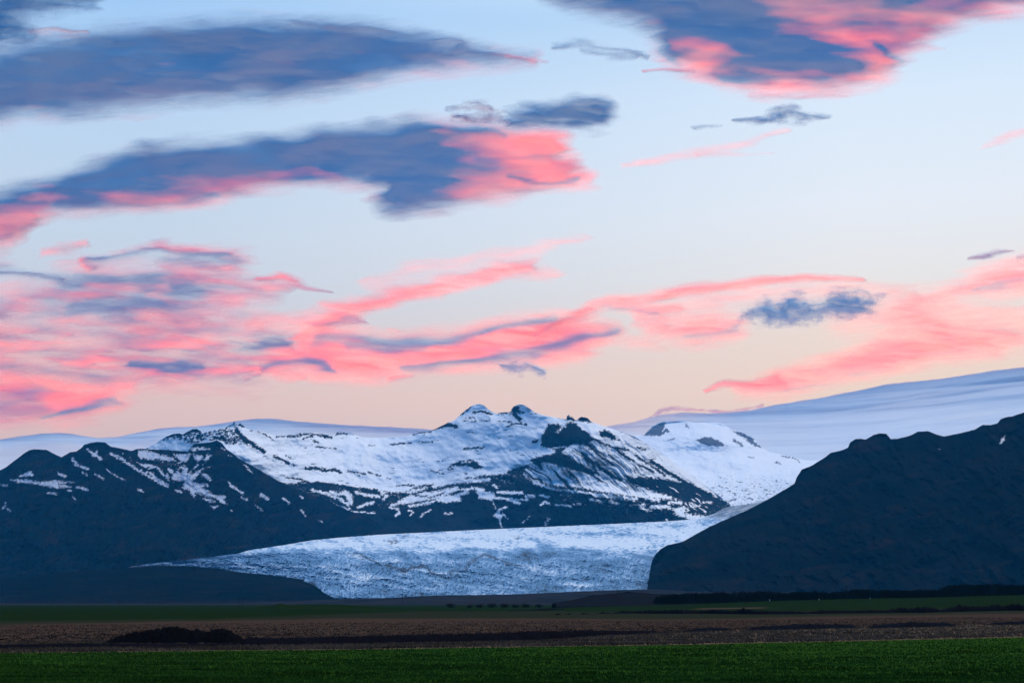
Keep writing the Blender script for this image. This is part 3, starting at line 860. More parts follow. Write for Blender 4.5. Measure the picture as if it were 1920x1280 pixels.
def cloud_mat():
    t = NT('cloud_vapour')
    g = t.n.new('ShaderNodeNewGeometry').outputs['Position']
    d = t.attr('vapour'); th = t.attr('coredepth'); rg = t.attr('ragged')
    n1 = t.noise(0.0011, g, 5, 0.52, (0.45, 0.25, 2.2))
    n2 = t.noise(0.0035, g, 6, 0.7, (1.0, 0.4, 1.4))
    n = t.mix(rg, n1, n2)
    amp = t.m('ADD', 0.24, t.m('MULTIPLY', rg, 1.1))
    thin = t.m('ADD', 0.12, t.m('MULTIPLY', t.m('MULTIPLY', d, t.m('SUBTRACT', 1.0, d)), 6.0))
    e = t.m('ADD', d, t.m('MULTIPLY', t.m('MULTIPLY', t.m('SUBTRACT', n, 0.5), thin), amp))
    # dense cores stay closed, thin margins break up into fibres
    e = t.m('MULTIPLY', e, t.smooth(d, 0.0, 0.16))
    alpha = t.m('MULTIPLY', t.m('MULTIPLY', t.m('POWER', t.m('MAXIMUM', e, 0.0), 1.3), 1.1, None, True), 0.97)
    n3 = t.noise(0.0008, g, 4, 0.5, (0.30, 0.25, 3.2))
    thick = t.m('ADD', t.m('MULTIPLY', th, 1.12), t.m('MULTIPLY', t.m('SUBTRACT', n3, 0.5), 0.16), None, True)
    tr = t.m('MULTIPLY', t.m('SUBTRACT', 1.0, thick), 0.88)
    df = t.n.new('ShaderNodeBsdfDiffuse'); df.inputs[0].default_value = (0.60, 0.74, 0.80, 1)
    tl = t.n.new('ShaderNodeBsdfTranslucent'); tl.inputs[0].default_value = (0.97, 0.42, 0.34, 1)
    b = t.n.new('ShaderNodeBump'); b.inputs['Strength'].default_value = 0.1; b.inputs['Distance'].default_value = 40.0
    t.l.new(n1, b.inputs['Height']); t.l.new(b.outputs[0], df.inputs['Normal'])
    m1 = t.n.new('ShaderNodeMixShader')
    t.l.new(tr, m1.inputs[0]); t.l.new(df.outputs[0], m1.inputs[1]); t.l.new(tl.outputs[0], m1.inputs[2])
    tp = t.n.new('ShaderNodeBsdfTransparent')
    m2 = t.n.new('ShaderNodeMixShader')
    t.l.new(alpha, m2.inputs[0]); t.l.new(tp.outputs[0], m2.inputs[1]); t.l.new(m1.outputs[0], m2.inputs[2])
    return t.done(m2.outputs[0])


M_CLOUD = cloud_mat()


def S(pts, w, s=1.0):        # a soft streak: points, half width, strength
    return ('s', pts, w, s)


def O(pts, soft, s=1.0):     # a soft body: outline, edge softness, strength
    return ('o', pts, soft, s)


def field(x, y, shapes):
    keep = np.ones(x.shape)
    for k, pts, w, s in shapes:
        P = np.array(pts, float)
        if k == 's':
            # width and strength may vary along the streak
            ww = P[:, 2] if P.shape[1] > 2 else np.full(len(P), w)
            rows = [(P[i, 0], P[i, 1], ww[i]) for i in range(len(P))]
            d, e = dist_line(x, y, rows)
            f = np.exp(-(d / np.maximum(e[..., 0], 1)) ** 2 * 1.2)
        else:
            f = sstep(-w * 2.1, w * 1.6, sdf_poly(x, y, pts))
        keep *= 1 - np.clip(s, 0, 1) * f
    return 1 - keep


def cloud(label, dens, thick, Y0=27500, seed=1, ragged=0.0, warp=(16, 7), step=2.6, T=260, group=None, name='cloud', cut=0.02, base_thick=0.1, mott=0.25, gaps=0.25):
    tkm = 1.0 if seed in (11, 12, 14, 15, 17, 35, 39) else (0.92 if seed in (30, 31) else 0.62)
    pts = np.array([p[:2] for s in dens for p in s[1]], float)
    pad = max([(s[2] or 0) for s in dens]) * 2.2 + 22
    x0, y0 = pts.min(0) - pad; x1, y1 = pts.max(0) + pad
    x0 = max(x0, -260); x1 = min(x1, 2180); y0 = max(y0, -170)
    xs = np.arange(x0, x1, step); ys = np.arange(y0, y1, step * 0.8)
    PX, PY = np.meshgrid(xs, ys)
    go = 0.34 + 0.28 * ragged
    wx = PX + warp[0] * fbm(PX / 110, PY / 22, 5, seed + 300, go) * 2
    wy = PY + warp[1] * fbm(PX / 90, PY / 26, 5, seed + 310, go) * 2
    k = 2.0 if ragged < 0.3 else 1.1
    D = field(wx, wy, [(a_, p_, w_ * (k if a_ == 'o' else 1.0), s_) for a_, p_, w_, s_ in dens])
    st = fbm(PX / 55 + PY / 60, (PY + 0.12 * PX) / 5.5, 4, seed + 320, 0.55)
    D = np.clip(D * (1 + 0.3 * st * (1 - D) * 2), 0, 1)
    D = D * (1 - gaps * sstep(-0.1, 0.45, fbm((PX + 0.8 * PY) / 130, (PY - 0.1 * PX) / 19, 4, seed + 350, 0.45)))
    B = np.clip(base_thick + field(wx, wy, [(a_, p_, w_ * ((1.7 if tkm > 0.9 else 2.2) if a_ == 'o' else 1.2), s_ * tkm) for a_, p_, w_, s_ in thick]) + 0.05 * st, 0, 1) if thick else np.full(PX.shape, base_thick)
    B = np.clip(B + mott * (0.2 + 1.3 * fbm((PX + PY) / 120, (PY - 0.1 * PX) / 26, 4, seed + 340, 0.42)), 0, 1)
    alt = (1128 - PY) / F
    Yc = Y0 + 6500 - 3400 * alt / 0.38 + 300 * fbm(PX / 200, PY / 80, 3, seed + 330, 0.4) + 8 * st
    # the vapour is thickest in its middle and thins out to nothing at the rim
    m = D > cut
    Tk = np.where(m, T * (0.15 + D), 0.0)
    inner = m.copy()
    inner[1:] &= m[:-1]; inner[:-1] &= m[1:]; inner[:, 1:] &= m[:, :-1]; inner[:, :-1] &= m[:, 1:]
    Tk = np.where(inner, Tk, 0.0)
    fr = np.stack(ray_pts(PX, PY, Yc - Tk), 2).reshape(-1, 3)
    bk = np.stack(ray_pts(PX, PY, Yc + Tk), 2).reshape(-1, 3)
    nr, nc = PX.shape
    q = grid_faces(nr, nc)[:, ::-1]
    mf = m.ravel()
    q = q[mf[q].any(1)]
    n = nr * nc
    V = np.concatenate([fr, bk]); Q = np.concatenate([q, q[:, ::-1] + n])
    used = np.zeros(2 * n, bool); used[Q.ravel()] = True
    remap = np.cumsum(used) - 1
    Df = np.where(m, D, 0).ravel(); Bf = B.ravel()
    A = {'vapour': np.concatenate([Df, Df * 0.35])[used], 'coredepth': np.concatenate([Bf, Bf])[used], 'ragged': np.full(int(used.sum()), ragged)}
    V = V[used]
    c = V.mean(0)
    me = mesh_from(name, V - c, remap[Q], M_CLOUD, A)
    o = link(name, me, loc=tuple(c))
    tag(o, label, 'cloud', group)
    return o


def h1(p): return [(a / 2, b / 2) + tuple(r) for a, b, *r in p]                 # tracing scales
def h2(p): return [(960 + a / 2, b / 2) + tuple(r) for a, b, *r in p]
def h3(p): return [(a / 2, 430 + b / 2) + tuple(r) for a, b, *r in p]
def h4(p): return [(960 + a / 2, 430 + b / 2) + tuple(r) for a, b, *r in p]


# great blue lens, upper left
cloud('long dark blue lens-shaped cloud in the upper left, tapering to a point on its right',
      [O([(-300, 92), (0, 95), (75, 74), (150, 68), (250, 54), (350, 46), (480, 41), (600, 43), (700, 54), (780, 68), (860, 88), (930, 101), (1000, 111), (960, 115), (900, 117),
          (840, 124), (780, 130), (720, 140), (690, 150), (640, 164), (600, 173), (520, 183), (440, 183), (350, 187), (250, 203), (150, 208), (60, 214), (0, 226), (-300, 235)], 9, 0.97),
       S([(860, 92, 8), (940, 104, 6), (1010, 116, 4)], 8, 0.6), S([(560, 45, 8), (700, 55, 8), (860, 80, 8)], 8, 0.45)],
      [O([(-300, 60), (100, 30), (560, 10), (800, 40), (1000, 90), (1000, 128), (860, 118), (740, 150), (600, 200), (500, 210), (300, 215), (-300, 240)], 14, 0.93), S([(0, 190, 40), (300, 175, 30), (560, 165, 20)], 30, 0.6),
       O([(-300, 95), (860, 88), (700, 150), (0, 226), (-300, 226)], 12, 0.35)],
      27000, 11, 0.15, (14, 4), gaps=0.08)
cloud('small grey-purple cloud filling the top left corner of the sky',
      [O([(-200, -60), (200, -60), (180, 4), (130, 18), (75, 30), (50, 38), (40, 60), (0, 70), (-200, 75)], 12, 0.9), S([(-60, 70, 22), (20, 68, 20), (62, 70, 12)], 20, 0.55)],
      [O([(-200, -60), (260, -60), (120, 30), (90, 110), (-200, 110)], 15, 0.8)], 24500, 12, 0.55, (16, 9), base_thick=0.6, mott=0.1)
cloud('thin pink wisp lying on the left end of the long blue lens cloud', [S([(60, 60, 7), (110, 56, 9), (160, 62, 5)], 7, 0.55)], [], 26000, 13, 0.1, base_thick=0.1)

# second long cloud with the crimson right end
cloud('long blue cloud with a bright crimson right end and a pink lower edge',
      [O([(-300, 400), (0, 360), (60, 345), (100, 335), (130, 325), (180, 305), (230, 288), (280, 275), (350, 272), (430, 270), (500, 262), (540, 257), (600, 243), (650, 240), (700, 235), (740, 238),
          (780, 228), (850, 229), (930, 239), (1000, 246), (1048, 256), (1062, 272), (1052, 290), (1078, 303), (1084, 312), (1075, 322), (1112, 338), (1080, 345), (1000, 355), (960, 365), (900, 374),
          (850, 384), (800, 392), (755, 399), (730, 396), (712, 385), (692, 370), (715, 352), (690, 343), (640, 343), (560, 346), (500, 350), (450, 360), (420, 374), (350, 384), (280, 391), (200, 391),
          (110, 398), (62, 412), (55, 435), (20, 456), (-300, 500)], 7, 0.97)],
      [O([(-300, 340), (60, 320), (180, 280), (280, 240), (430, 235), (540, 225), (700, 200), (740, 225), (800, 262), (770, 300), (800, 345), (770, 420), (710, 420), (700, 380), (735, 345), (700, 325), (560, 328), (420, 336), (300, 350), (100, 372), (-300, 430)], 24, 0.95),
       O([(640, 215), (900, 225), (890, 300), (930, 350), (860, 420), (700, 420)], 42, 0.55), S([(820, 300, 50), (930, 318, 26)], 40, 0.35), S([(800, 238, 9), (930, 250, 8)], 9, 0.4), S([(960, 336, 5), (1030, 341, 6), (1090, 338, 4)], 5, 0.5),
       S([(120, 380, 12), (300, 382, 10), (400, 372, 8)], 10, 0.3), S([(900, 300, 6), (1000, 296, 5), (1060, 296, 4)], 5, 0.25), S([(-60, 470, 20), (20, 440, 14)], 12, 0.35)],
      26500, 14, 0.12, (14, 6), base_thick=0.17, mott=0.25, gaps=0.05)
cloud('compact dark navy cloud floating just above the crimson-ended long cloud',
      [O([(950, 240), (955, 217), (1000, 199), (1050, 193), (1080, 184), (1120, 187), (1146, 197), (1152, 215), (1142, 233), (1100, 242), (1060, 245), (1000, 240)], 9, 1.0)],
      [O([(940, 250), (950, 200), (1080, 175), (1160, 200), (1150, 245)], 6, 0.97)], 24000, 15, 0.35, (9, 8), base_thick=0.5)
cloud('ragged grey wisp joined to the left side of the compact navy cloud',
      [S([(838, 202, 8), (875, 197, 9), (915, 205, 9)], 9, 0.6), S([(850, 222, 9), (900, 220, 11), (945, 225, 12)], 10, 0.65)], [S([(838, 210), (945, 215)], 25, 0.6)], 24000, 16, 0.9, (14, 10), base_thick=0.3)

# great cloud in the upper right
cloud('broad purple and crimson cloud with a blue heart, at the top right of the sky',
      [O([(1010, -160), (1020, -10), (1070, 10), (1130, 24), (1190, 38), (1225, 60), (1240, 92), (1242, 112), (1262, 124), (1300, 138), (1350, 153), (1400, 159), (1440, 166), (1520, 167), (1590, 163), (1645, 148),
          (1676, 130), (1690, 108), (1708, 92), (1730, 75), (1758, 56), (1800, 46), (1840, 31), (1920, 13), (2100, -20), (2160, -160)], 9, 0.96), S([(1690, 70, 16), (1740, 92, 10), (1770, 92, 6)], 12, 0.3)],
      [O([(1362, 60), (1420, 47), (1500, 60), (1560, 95), (1600, 125), (1560, 138), (1400, 138), (1350, 125), (1375, 95)], 14, 0.95), O([(950, -160), (980, 30), (1180, 70), (1270, 80), (1360, 50), (1420, 20), (1400, -160)], 24, 0.88),
       O([(1380, -160), (1400, 15), (1560, 45), (1680, 95), (1720, 70), (1960, -10), (2100, -160)], 24, 0.5), S([(1250, 110, 12), (1300, 90, 14), (1350, 70, 12)], 12, 0.1),
       S([(1680, -10, 26), (1950, -40, 30)], 20, 0.5), S([(1360, 148, 8), (1420, 150, 8), (1540, 148, 8)], 8, 0.35), S([(1240, 75, 18), (1255, 115, 12)], 10, 0.6), S([(1640, 85, 8), (1690, 110, 8)], 8, 0.4)],
      26000, 17, 0.1, (16, 6), base_thick=0.2, mott=0.28, gaps=0.05)
cloud('thin grey feathery wisp below the left side of the broad crimson cloud',
      [S([(1035, 86, 6), (1090, 80, 8), (1150, 90, 8), (1215, 106, 4)], 8, 0.62), S([(1090, 95, 8), (1140, 105, 8), (1190, 106, 5)], 8, 0.5)], [S([(1040, 90), (1210, 105)], 40, 0.9)], 25000, 18, 0.5, (10, 5), base_thick=0.35)
cloud('faint grey streak under the grey feathery wisp, beside the point of the lens cloud',
      [S([(950, 105, 5), (990, 112, 6), (1030, 119, 4)], 5, 0.45)], [], 25000, 19, 0.4, (6, 3), base_thick=0.5)
cloud('thin mauve streak trailing left from the underside of the broad crimson cloud',
      [S([(1205, 136, 3), (1240, 131, 4), (1300, 134, 5)], 4, 0.6), S([(1410, 180, 7), (1480, 180, 6), (1590, 182, 4)], 6, 0.32)], [], 25000, 20, 0.3, (6, 3), base_thick=0.4)
cloud('grey-blue feathered wisp alone in the clear sky below the broad crimson cloud',
      [S([(1378, 226, 6), (1430, 228, 8), (1480, 214, 14), (1500, 222, 10), (1555, 219, 5)], 10, 0.72), S([(1305, 238, 6), (1345, 236, 6)], 6, 0.4), S([(1440, 208, 6), (1480, 203, 8)], 6, 0.4)], [S([(1300, 235), (1560, 218)], 40, 0.9)], 25000, 21, 0.75, (14, 6), base_thick=0.35)
cloud('very faint pink veil drifting below the grey-blue feathered wisp',
      [S([(1165, 310, 8), (1280, 292, 12), (1370, 275, 12), (1470, 245, 7)], 10, 0.30), S([(1300, 290, 6), (1380, 292, 6), (1450, 288, 4)], 6, 0.25)], [], 27000, 22, 0.0, (12, 4), base_thick=0.12)
cloud('faint pink wisp at the right edge of the clear sky',
      [S([(1840, 272, 7), (1900, 255, 9), (1980, 235, 10)], 8, 0.28)], [], 27000, 23, 0.0, (10, 3), base_thick=0.12)

# the pink and mauve field on the left
cloud('tattered mauve and pink cloud with a blue-grey heart, near the left edge',
      [O(h3([(-300, 290), (0, 262), (150, 225), (240, 165), (400, 152), (600, 162), (640, 120), (760, 110), (900, 98), (930, 104), (860, 190), (950, 210), (1010, 240), (900, 262), (890, 290), (820, 305), (700, 300),
              (640, 335), (520, 360), (400, 340), (250, 300), (150, 295), (0, 350), (-300, 400)]), 12, 0.85),
       S(h3([(340, 125, 8), (480, 82, 12), (610, 72, 12), (700, 90, 14), (900, 95, 9)]), 12, 0.75), S(h3([(620, 60, 8), (700, 85, 8)]), 8, 0.4), S(h3([(0, 150, 14), (100, 165, 12), (230, 180, 8)]), 12, 0.7),
       S(h3([(860, 190, 12), (1000, 215, 10), (1080, 225, 6)]), 8, 0.4), S(h3([(640, 340, 22), (760, 360, 20)]), 20, 0.4)],
      [S(h3([(270, 292, 12), (400, 280, 22), (560, 265, 20)]), 20, 0.85), S(h3([(380, 320, 12), (500, 330, 14)]), 14, 0.7), S(h3([(360, 118, 10), (500, 90, 12), (680, 95, 14), (880, 105, 12)]), 12, 0.55),
       S(h3([(230, 180, 16), (420, 190, 18), (600, 180, 16), (720, 200, 18)]), 16, 0.45), S(h3([(-100, 150, 16), (100, 165, 12), (230, 180, 8)]), 12, 0.65), S(h3([(640, 220, 12), (780, 230, 14), (960, 215, 10)]), 12, 0.35),
       S(h3([(100, 320, 10), (220, 310, 10)]), 10, 0.5)],
      28000, 24, 0.1, (22, 9), base_thick=0.46, mott=0.4, gaps=0.3)
cloud('small pale pink wisp above the tattered mauve cloud, near the left edge', [S(h3([(150, 88, 8), (240, 68, 12), (340, 48, 8)]), 10, 0.5)], [], 27500, 25, 0.1, (10, 4), base_thick=0.2)
cloud('small mauve-pink leaf of cloud to the right of the tattered mauve cloud',
      [S(h3([(970, 188, 7), (1040, 176, 11), (1100, 195, 9), (1160, 220, 6), (1250, 235, 4)]), 10, 0.85)], [S(h3([(970, 185), (1100, 190), (1240, 232)]), 12, 0.4)], 27000, 26, 0.1, (8, 4), base_thick=0.15)
cloud('broad bright pink cloud veil with mauve patches, spread above the left mountains',
      [O(h3([(-300, 410), (0, 402), (140, 392), (260, 380), (230, 420), (330, 450), (560, 405), (740, 372), (830, 420), (980, 420), (1180, 425), (1210, 475), (1060, 500), (1000, 535), (900, 560), (760, 552), (640, 556),
              (440, 540), (300, 520), (120, 500), (-300, 500)]), 18, 0.62),
       S(h3([(-200, 440, 18), (0, 425, 15), (120, 405, 14), (240, 390, 7)]), 14, 0.7), S(h3([(340, 500, 16), (480, 450, 22), (700, 400, 24), (820, 440, 20)]), 20, 0.6),
       S(h3([(560, 530, 14), (700, 535, 16), (880, 535, 16), (1000, 500, 18), (1110, 465, 16)]), 16, 0.8), S(h3([(500, 520, 10), (620, 512, 12), (740, 510, 10)]), 12, 0.7),
       S(h3([(0, 480, 30), (260, 490, 30), (500, 520, 30)]), 30, 0.4), S(h3([(0, 540, 26), (200, 545, 26), (400, 560, 22)]), 30, 0.35), S(h3([(480, 340, 34), (700, 350, 34), (1000, 360, 34)]), 30, 0.45), S(h3([(0, 370, 30), (300, 370, 34), (600, 380, 40)]), 30, 0.35),
       S(h3([(870, 440, 12), (960, 432, 14), (1090, 430, 12)]), 14, 0.7), S(h3([(910, 565, 4), (960, 550, 4), (1010, 535, 4)]), 4, 0.6)],
      [S(h3([(870, 445, 10), (960, 435, 13), (1090, 425, 10)]), 14, 0.8), S(h3([(490, 515, 8), (600, 507, 11), (730, 510, 9)]), 12, 0.75), S(h3([(700, 455, 10), (860, 455, 10)]), 10, 0.35),
       S(h3([(560, 420, 10), (700, 420, 8)]), 10, 0.2)],
      28500, 27, 0.0, (24, 8), base_thick=0.40, mott=0.45, gaps=0.5)
cloud('small pink tuft hanging below the left bands, over the low left mountains',
      [S(h3([(1040, 545, 10), (1090, 548, 12), (1130, 548, 8)]), 10, 0.5)], [], 28000, 28, 0.0, (8, 4))
cloud('bright pink ribbon of cloud rising to the right from the pink veil, left of centre',
      [S(h3([(1120, 410, 18), (1180, 375, 20), (1280, 312, 18), (1400, 268, 18), (1600, 222, 17), (1750, 188, 16), (1920, 148, 14), (2000, 135, 12)]), 18, 0.72),
       S(h3([(1250, 290, 12), (1450, 265, 16), (1650, 230, 16)]), 12, 0.3), S(h3([(1380, 195, 18), (1600, 140, 18), (1900, 95, 16), (2100, 50, 14), (2200, 30, 10)]), 18, 0.28),
       S(h3([(960, 350, 24), (1100, 345, 20), (1220, 320, 14)]), 22, 0.4), S(h3([(1210, 350, 8), (1300, 337, 11), (1390, 345, 6)]), 10, 0.65), S(h3([(1430, 375, 4), (1480, 378, 4)]), 4, 0.4),
       S(h3([(1920, 160, 22), (2060, 170, 20)]), 20, 0.3)],
      [S(h3([(1200, 355, 6), (1300, 340, 9), (1390, 345, 5)]), 9, 0.75), S(h3([(1400, 240, 8), (1600, 195, 8), (1850, 150, 10)]), 10, 0.15)],
      27500, 29, 0.0, (18, 6), base_thick=0.06)
cloud('long sweeping mauve and salmon cloud, pointed at its right end, over the twin peaks',
      [O(h3([(1150, 420), (1230, 390), (1330, 385), (1420, 412), (1560, 408), (1700, 395), (1820, 370), (1920, 348), (2000, 334), (2090, 330), (2160, 345), (2250, 368), (2305, 378), (2290, 400), (2230, 440),
              (2180, 465), (2080, 488), (1960, 495), (1850, 505), (1700, 510), (1560, 530), (1420, 548), (1300, 552), (1200, 545), (1120, 520), (1040, 525), (980, 525), (1060, 490), (1130, 460)]), 8, 0.93),
       S(h3([(1480, 560, 4), (1550, 553, 4)]), 4, 0.5)],
      [S(h3([(1200, 405, 12), (1330, 405, 14), (1500, 425, 12), (1650, 415, 12), (1800, 390, 10), (1930, 358, 8), (2060, 340, 8)]), 12, 0.85),
       S(h3([(1300, 440, 12), (1480, 450, 12), (1600, 440, 8)]), 12, 0.6), S(h3([(980, 525, 6), (1060, 500, 9), (1140, 492, 11), (1200, 505, 11), (1250, 528, 6)]), 10, 0.85),
       S(h3([(1520, 525, 6), (1700, 502, 8), (1850, 478, 12), (2000, 460, 14), (2120, 430, 13), (2200, 400, 12), (2300, 380, 8)]), 11, 0.85), S(h3([(1850, 500, 10), (2000, 478, 10)]), 10, 0.3)],
      27000, 30, 0.0, (12, 4), base_thick=0.0)
cloud('lowest pink cloud at the left edge, with a dark mauve heart',
      [O(h3([(-300, 550), (0, 556), (150, 562), (280, 586), (380, 590), (440, 582), (505, 594), (445, 618), (432, 648), (350, 688), (250, 712), (170, 708), (0, 714), (-300, 714)]), 9, 0.86)],
      [O(h3([(-300, 615), (0, 618), (120, 625), (150, 650), (80, 690), (0, 700), (-300, 700)]), 12, 0.85), S(h3([(165, 712, 6), (240, 685, 8), (330, 662, 9), (430, 640, 7)]), 8, 0.8)],
      27500, 31, 0.05, (14, 6), base_thick=0.04)

# the orange and pink clouds on the right
cloud('long thin pink ribbon of cloud arching from the pointed mauve cloud towards the right',
      [S(h4([(100, 400, 14), (200, 350, 14), (290, 300, 14), (380, 275, 14), (460, 268, 13), (600, 240, 12), (800, 212, 11), (1000, 188, 10), (1200, 182, 7), (1330, 190, 4)]), 12, 0.74),
       S(h4([(400, 290, 12), (500, 300, 12), (620, 300, 10)]), 12, 0.5), S(h4([(480, 320, 14), (700, 290, 22), (1000, 240, 24), (1300, 220, 24), (1500, 250, 20)]), 20, 0.35)],
      [S(h4([(380, 305, 5), (460, 298, 7), (540, 312, 6)]), 7, 0.8)], 26500, 32, 0.0, (10, 4), base_thick=0.03)
cloud('salmon pink patch of cloud with a mauve lower edge, left of the ragged dark cloud',
      [O(h4([(520, 392), (560, 362), (660, 345), (760, 335), (850, 338), (870, 350), (840, 382), (760, 408), (690, 413), (610, 402)]), 9, 0.85), S(h4([(460, 345, 14), (560, 350, 14)]), 12, 0.35)],
      [S(h4([(640, 406, 5), (720, 398, 8), (850, 370, 6)]), 8, 0.75)], 26500, 33, 0.0, (12, 5), base_thick=0.06)
cloud('faint pink smudge below and left of the salmon pink patch',
      [S(h4([(370, 400, 14), (460, 425, 16), (550, 435, 14)]), 14, 0.28)], [], 27500, 34, 0.0, (12, 5))
cloud('ragged dark blue-grey cloud with torn tops among the pink clouds on the right',
      [O(h4([(868, 325), (900, 300), (950, 268), (990, 290), (1030, 268), (1065, 256), (1110, 282), (1150, 278), (1180, 262), (1230, 240), (1290, 246), (1320, 270), (1365, 262), (1352, 300), (1300, 318), (1220, 328),
              (1100, 340), (1060, 345), (950, 345)]), 10, 0.9), S(h4([(1290, 240, 6), (1390, 250, 8)]), 6, 0.4), S(h4([(1200, 255, 8), (1300, 300, 10)]), 6, 0.4)],
      [S(h4([(880, 325), (1000, 310), (1350, 285)]), 26, 0.9)], 23500, 35, 1.0, (10, 10), base_thick=0.5)
cloud('broad salmon and orange cloud streaks sweeping down to the left above the ice cap',
      [S(h4([(700, 600, 4), (800, 580, 7), (900, 590, 9), (1000, 570, 16)]), 9, 0.75),
       O(h4([(860, 615), (930, 570), (1080, 525), (1200, 490), (1320, 460), (1450, 425), (1600, 405), (1780, 395), (1860, 405), (1800, 425), (1820, 460), (1600, 470), (1450, 515), (1250, 560), (1020, 608)]), 8, 0.72),
       O(h4([(1220, 345), (1350, 310), (1500, 288), (1600, 335), (1760, 372), (1960, 370), (2200, 360), (2200, 395), (1960, 405), (1700, 420), (1500, 440), (1280, 470), (1350, 420), (1400, 385)]), 16, 0.5),
       S(h4([(1450, 300, 20), (1520, 340, 24), (1620, 380, 22)]), 20, 0.4), S(h4([(1540, 280, 14), (1750, 310, 18), (1960, 325, 18), (2200, 340, 18)]), 18, 0.3)],
      [S(h4([(1010, 605, 5), (1150, 580, 7), (1300, 545, 7), (1440, 515, 5)]), 7, 0.38), S(h4([(1580, 468, 4), (1700, 460, 6)]), 6, 0.35), S(h4([(1260, 515, 6), (1400, 505, 5)]), 6, 0.3)],
      27500, 36, 0.0, (14, 5), base_thick=0.0)
cloud('orange-pink cloud at the right edge of the sky, with a mauve streak in it',
      [O(h4([(1500, 275), (1560, 250), (1640, 222), (1720, 188), (1800, 155), (1870, 132), (1940, 120), (2200, 90), (2200, 215), (1940, 228), (1830, 236), (1700, 236), (1600, 255), (1540, 270)]), 9, 0.72)],
      [S(h4([(1740, 228, 6), (1840, 205, 9), (1930, 185, 9), (2200, 160, 10)]), 9, 0.65)], 27000, 37, 0.0, (12, 5), base_thick=0.0)
cloud('tiny dark mauve wisp near the right edge, above the orange-pink cloud',
      [S(h4([(1715, 107, 4), (1780, 98, 7), (1830, 86, 6), (1885, 84, 3)]), 6, 0.8), S(h4([(1900, 105, 4), (1940, 100, 5)]), 5, 0.6)], [S(h4([(1700, 100), (1900, 90)]), 20, 0.6)], 24500, 38, 0.7, (8, 4), base_thick=0.3)
cloud('tiny slate blue puff of cloud just above the twin-peaked mountain',
      [S([(932, 684, 4), (950, 690, 10), (975, 692, 11), (990, 688, 7), (1022, 698, 5)], 9, 0.8), S([(955, 680, 6), (968, 676, 5)], 6, 0.5)], [S([(930, 690), (1020, 694)], 16, 0.7)], 23500, 39, 0.9, (8, 6), base_thick=0.3)

# --- the bank of cloud lying over the ice cap behind the mountains
K_TOP = [(-300, 830), (0, 823), (40, 817), (75, 812), (110, 811), (135, 813), (160, 817), (185, 820), (220, 819), (250, 812), (290, 804), (330, 800), (370, 799), (400, 795), (440, 789), (480, 784), (510, 784), (550, 788.5), (600, 792.5), (660, 797), (730, 799.5), (800, 804),
         (830, 806), (900, 812), (1000, 818), (1090, 812), (1140, 798), (1190, 790), (1215, 782), (1240, 776), (1280, 772), (1330, 774), (1370, 772), (1410, 768), (1450, 759), (1480, 754), (1515, 749), (1545, 744), (1580, 737), (1620, 729), (1660, 720), (1700, 716),
         (1760, 710), (1820, 701), (1870, 693), (1920, 688), (2100, 672), (2400, 660)]


def bank_mat():
    t = NT('cloud_bank')
    d = t.attr('vapour')
    n = t.noise(0.0015, None, 6, 0.62, (0.5, 0.4, 3.0))
    a = t.m('ADD', d, t.m('MULTIPLY', t.m('SUBTRACT', n, 0.5), 0.12), None, True)
    p = t.bsdf((0.90, 0.93, 0.93), 1.0, (n, 0.05, 40.0), 0.0)
    tp = t.n.new('ShaderNodeBsdfTransparent')
    m2 = t.n.new('ShaderNodeMixShader')
    t.l.new(a, m2.inputs[0]); t.l.new(tp.outputs[0], m2.inputs[1]); t.l.new(p, m2.inputs[2])
    return t.done(m2.outputs[0])


M_BANK = bank_mat()


def bank_depth(px, py, v):
    d = 27300 - 2700 * sstep(0, 1, v)
    # long rolls of vapour: each roll turns up to the light and then away from it
    t = py + 0.10 * (px - 1500) * sstep(1250, 1900, px)
    d += 150 * fbm(px / 520, t / 24, 4, 121, 0.45) * sstep(0, 0.12, v)
    d += 12 * fbm(px / 90, t / 8, 3, 122)
    return d


def bank_density(px, py):
    top = lerp_pts(K_TOP, px)
    roll = fbm(px / 260, (py + 0.10 * (px - 1500) * sstep(1250, 1900, px)) / 13, 4, 125, 0.5)
    h = py - top
    a = 0.35 + 0.58 * sstep(-1, 3, h) + 0.12 * roll * sstep(3, 12, h)
    a -= 0.22 * sstep(420, 250, px) * sstep(12, 24, h)                                 # thin, sky-lit lower veil on the left
    a -= 0.30 * np.exp(-((px - 1215) / 120) ** 2) + 0.2 * np.exp(-((px - 700) / 160) ** 2) * sstep(2, 8, h)
    return np.clip(a, 0.1, 0.97)


bk = relief('cloud_bank', K_TOP, [(-300, 900), (2400, 900)], -300, 2400, 3.0, 110, bank_depth, M_BANK, jag=(2.2, 50), seed=14, attrs={'vapour': bank_density}, back=(900, 0.6))
bk.pop('kind', None)
tag(bk, 'long smooth blue-white bank of cloud lying low behind the mountains', 'cloud bank')
cloud('torn grey fringe on top of the white bank, right of the twin peaks',
      [S([(1218, 780, 2), (1240, 771, 5), (1262, 767, 6), (1285, 768, 5), (1310, 771, 2.5), (1350, 771, 2.5), (1400, 765, 2.5), (1430, 758, 3)], 4, 0.62)], [S([(1200, 770), (1480, 760)], 20, 0.4)], 24500, 40, 0.9, (4, 4), T=60, base_thick=0.4)
# ------------------------------------------------------------------ the plain and the fields


def plane_Y(py):
    b = (640.0 - py) / F
    return (CP - b * SP) * (-CAMZ) / (SP + b * CP)


def proj(X, Y, Z=0.0):
    """frame position of a world point (used to lay out the fields in plan)"""
    zc = Y * CP + (Z - CAMZ) * SP
    yc = -Y * SP + (Z - CAMZ) * CP
    zc = np.where(zc > 1, zc, 1.0)
    return 960 + F * X / zc, 640 - F * yc / zc


